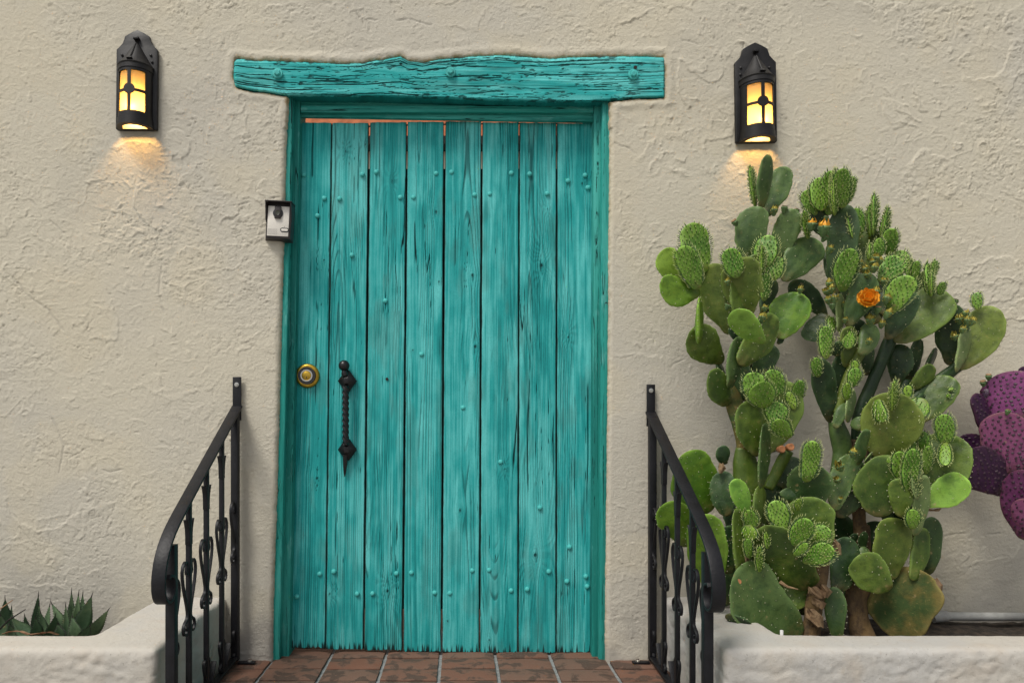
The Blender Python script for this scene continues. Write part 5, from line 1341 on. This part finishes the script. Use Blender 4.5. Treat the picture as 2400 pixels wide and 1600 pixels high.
for b_ in ((1932, 531, 16, .26, 0, 'o'), (1903, 524, 12, .22, 0, 'o'), (1937, 508, 7, .22, 5, 'c'), (1946, 582, 10, .24, 15), (1935, 555, 9, .23, 30, 'g'), (2015, 616, 9, .28, -10), (2027, 628, 9, .28, -20), (2033, 641, 9, .29, -25), (2053, 603, 10, .29, 0), (2045, 612, 8, .29, -20), (2051, 625, 10, .30, 5), (2063, 610, 9, .28, 10),
           (2073, 657, 10, .29, 0), (2055, 681, 10, .31, -5), (2080, 697, 11, .33, 10), (2040, 748, 12, .30, -10), (2067, 757, 9, .31, 0), (2082, 732, 11, .32, 20), (2037, 798, 8, .30, 0), (2058, 722, 9, .32, 0, 'g'),
           (1944, 662, 10, .25, -10), (1936, 680, 10, .26, -30), (1950, 675, 10, .26, 0), (1941, 700, 10, .26, -20), (1957, 697, 10, .27, 10), (1950, 712, 9, .26, -10, 'g'), (1980, 712, 8, .24, 10), (1981, 748, 7, .25, 0),
           (2248, 745, 10, .23, -15), (2268, 749, 10, .24, 5), (2280, 752, 9, .24, 25), (2236, 786, 9, .23, -25), (2264, 733, 9, .22, 10), (2257, 770, 8, .24, 0), (2239, 704, 9, .18, 15, 'g'), (2000, 1058, 10, .31, 5), (1966, 1090, 12, .30, -35), (1961, 1122, 9, .30, -30), (1970, 1168, 7, .30, 0)):
    bud(B_, b_[0], b_[1], b_[2], b_[3], b_[4], b_[5] if len(b_) > 5 else 'y')
husk(B_, [(2172, 1190), (2188, 1198), (2202, 1190)], 13, .24); husk(B_, [(2192, 1355), (2200, 1372), (2203, 1392)], 9, .27); husk(B_, [(2028, 1050), (2030, 1062), (2032, 1072)], 9, .27)
m = MB(); p = P(2197, 1418, .28); m.lathe([(.012 * math.sin(a), -.015 * math.cos(a)) for a in np.linspace(.01, 3.13, 9)], p, (0, 0, 1), 12); m.build('dry_knob', M['cut'], B_)

# ---- purple cactus
b0 = P(2480, 1490, .2)
C_ = empty('purple_prickly_pear', (b0[0], b0[1], ZP - .09))
tag(C_, 'purple pink prickly pear at the right edge of the photo', 'cactus')
stem(C_, [(2490, 1500, 60, .2), (2470, 1440, 50, .2), (2455, 1380, 50, .2), (2440, 1320, 40, .2)], 'dpurple', .7, 'trunk')
padlist(C_, [
 (2388, 990, 2364, 870, 122, 'purple', .20, .21, 6, 'round'), (2392, 1112, 2334, 968, 112, 'pink', .26, .29, 5, 'round'), (2312, 1015, 2284, 922, 32, 'dpurple', .17, .18, 30, 'long'), (2345, 1078, 2245, 1028, 62, 'dpurple', .15, .15, 10, 'round'),
 (2362, 1162, 2256, 1064, 98, 'dpurple', .21, .22, 5, 'ob'), (2412, 1268, 2398, 1100, 104, 'purple', .25, .26, 8, 'round'), (2425, 1250, 2392, 1168, 60, 'pink', .31, .33, 5, 'round'), (2345, 1110, 2370, 1060, 50, 'dpurple', .18, None, 5, 'round'), (2405, 905, 2398, 858, 22, 'dpurple', .17, None, 20, 'long'),
 (2470, 1380, 2440, 1290, 70, 'purple', .24, .25, 5, 'round'), (2430, 1130, 2440, 1000, 90, 'purple', .2, .21, 5, 'round'), (2470, 1310, 2450, 1225, 80, 'dpurple', .22, None, 0, 'round'), (2380, 1140, 2395, 1100, 60, 'dpurple', .2, None, 0, 'round'), (2310, 935, 2312, 910, 14, 'dpurple', .18, None, 0, 'long')])
for b_ in ((2317, 880, 8, .22, -15, 'c'), (2304, 895, 8, .2, -25, 'c'), (2284, 930, 8, .18, -10, 'c'), (2363, 962, 7, .3, 5, 'c')):
    bud(C_, *b_)

# ------------------------------------------------------------------ agaves
def agave(leaves, cx, label):
    b0 = P(cx, 1500, .33)
    Ag = empty('agave', (b0[0], b0[1], ZP - .12)); tag(Ag, label, 'agave', 'agaves in the left planter')
    for (x0, y0, x1, y1, w_, t, t1) in leaves:
        Bp, Tp = P(x0, y0, t), P(x1, y1, t1); L = np.linalg.norm(Tp - Bp); a_ = (Tp - Bp) / L
        vd = CAM - Bp; vd /= np.linalg.norm(vd); s_ = np.cross(vd, a_); s_ /= np.linalg.norm(s_); n_ = np.cross(a_, s_)
        yaw = rng.uniform(-35, 35); c_, q_ = math.cos(R(yaw)), math.sin(R(yaw)); s_, n_ = s_ * c_ + n_ * q_, n_ * c_ - s_ * q_
        W_ = 1.2 * w_ * S * (D - t) / D / max(.6, c_); U = 16; V = []
        bow = rng.uniform(-.08, .08)
        for i in range(U + 1):
            u_ = i / U; hw = W_ / 2 * (.75 + .35 * math.sin(math.pi * min(1, u_ * 1.25))) * (1 - u_ ** 2.6) ** .9 + .0006
            ce = Bp + a_ * L * u_ + n_ * bow * L * math.sin(math.pi * u_)
            for xr, dz_ in ((-1, .0), (-.5, -.22), (0, -.30), (.5, -.22), (1, 0), (.5, -.42), (0, -.62), (-.5, -.42)):
                V.append(ce + s_ * hw * xr + n_ * (dz_ + .25) * hw)
        F = [(i * 8 + k_, i * 8 + (k_ + 1) % 8, (i + 1) * 8 + (k_ + 1) % 8, (i + 1) * 8 + k_) for i in range(U) for k_ in range(8)] + [tuple(range(8)), tuple(U * 8 + k_ for k_ in range(7, -1, -1))]
        lf = raw('leaf', np.array(V), F, M['agave'], Ag)
        m = MB(); m.tube([Bp + a_ * L * .97 , Bp + a_ * L * 1.04, Bp + a_ * L * 1.13], [.0022, .0014, .0003], 6)
        for i in range(3, 14):
            u_ = i / 15; hw = W_ / 2 * (.75 + .35 * math.sin(math.pi * min(1, u_ * 1.25))) * (1 - u_ ** 2.6) ** .9
            for sd in (-1, 1):
                p_ = Bp + a_ * L * u_ + n_ * (bow * L * math.sin(math.pi * u_) + .25 * hw) + s_ * hw * sd
                m.tube([p_ - s_ * sd * .001, p_ + s_ * sd * .0035 + a_ * .002], [.0011, .0002], 4)
        so = m.build('leaf_spines', M['agave_tip'], lf); so['kind'] = 'stuff'
k = 5.88
def A5(x, y_): return (x / k, 1360 + y_ / k)
def lv(bx, by, tx, ty, w_, t, t1): return (*A5(bx, by), *A5(tx, ty), w_ / k, t, t1)
agave([lv(960, 780, 985, 165, 105, .30, .29), lv(1010, 790, 1082, 190, 120, .34, .35), lv(1090, 780, 1140, 195, 115, .31, .31), lv(1060, 800, 1262, 215, 190, .37, .37), lv(1200, 800, 1490, 405, 130, .36, .38), lv(920, 790, 906, 350, 80, .35, .35), lv(900, 800, 715, 320, 130, .33, .32), lv(1120, 820, 1240, 620, 110, .40, .41), lv(840, 810, 800, 600, 120, .40, .41), lv(1080, 810, 1000, 500, 130, .39, .40)],
      175, 'rightmost agave in the left planter, with the longest upright leaves beside the iron railing')
agave([lv(480, 790, 528, 205, 95, .31, .30), lv(520, 790, 540, 330, 70, .30, .30), lv(400, 800, 340, 480, 80, .33, .33), lv(430, 800, 165, 510, 150, .37, .38), lv(500, 810, 490, 520, 130, .39, .40), lv(620, 800, 560, 440, 110, .36, .36), lv(600, 800, 685, 340, 80, .30, .29), lv(680, 800, 760, 480, 150, .37, .38)],
      85, 'middle agave of the three in the left planter')
agave([lv(90, 800, 70, 260, 170, .30, .30), lv(30, 800, 5, 480, 150, .35, .36), lv(170, 800, 130, 600, 110, .38, .38), lv(130, 780, 160, 370, 90, .28, .28), lv(-60, 800, -130, 350, 130, .32, .32), lv(-20, 800, -60, 280, 120, .29, .29)],
      8, 'leftmost agave at the photo edge in the left planter')
m = MB(); m.tube([P(0, 1473, .40), P(20, 1452, .40), P(60, 1427, .39)], [.003, .0025, .0012], 6)
tag(m.build('dry_stalk', M['dark_wood']), 'thin dark dry stalk lying across the leftmost agave', 'stalk')
m = MB(); m.tube([P(-8, 1432, .38), P(30, 1405, .38)], [.002, .0012], 6); tag(m.build('dry_stalk', M['dry']), 'thin pale dry stalk at the left photo edge above the agaves', 'stalk')
def deadleaf(pts, w_, t, label):
    o = husk(None, pts, w_, t, 'dead_leaf', 'dry'); return tag(o, label, 'dead leaf')
deadleaf([(3, 1486), (20, 1479), (45, 1478), (66, 1486)], 6, .455, 'curled brown dead leaf on the planter rim below the leftmost agave')
deadleaf([(70, 1487), (95, 1483), (118, 1481), (135, 1487)], 5, .45, 'brown dead leaf on the planter rim below the middle agave')

# ------------------------------------------------------------------ pipe and stub in the right planter
pp_ = empty('drain_pipe', tuple(P(2210, 1456, .06)))
tag(pp_, 'grey white plastic pipe lying along the wall behind the cactus', 'pipe')
m = MB(); m.tube([P(2205, 1443, .06), P(2300, 1444, .06), P(2600, 1446, .06)], .0155, 16); m.build('pipe_run', M['pipe'], pp_)
m = MB(); m.tube([P(2186, 1448, .06), P(2212, 1443, .06), P(2218, 1443, .06)], [.017, .020, .020], 16); m.build('pipe_elbow', M['pipe'], pp_)
m = MB(); m.tube([P(1832, 1496, .47), P(1832, 1476, .47)], .0052, 8); tag(m.build('pipe_stub', M['white'], bevel=.0006), 'tiny white plastic stub on the right planter rim below the cactus', 'pipe stub')
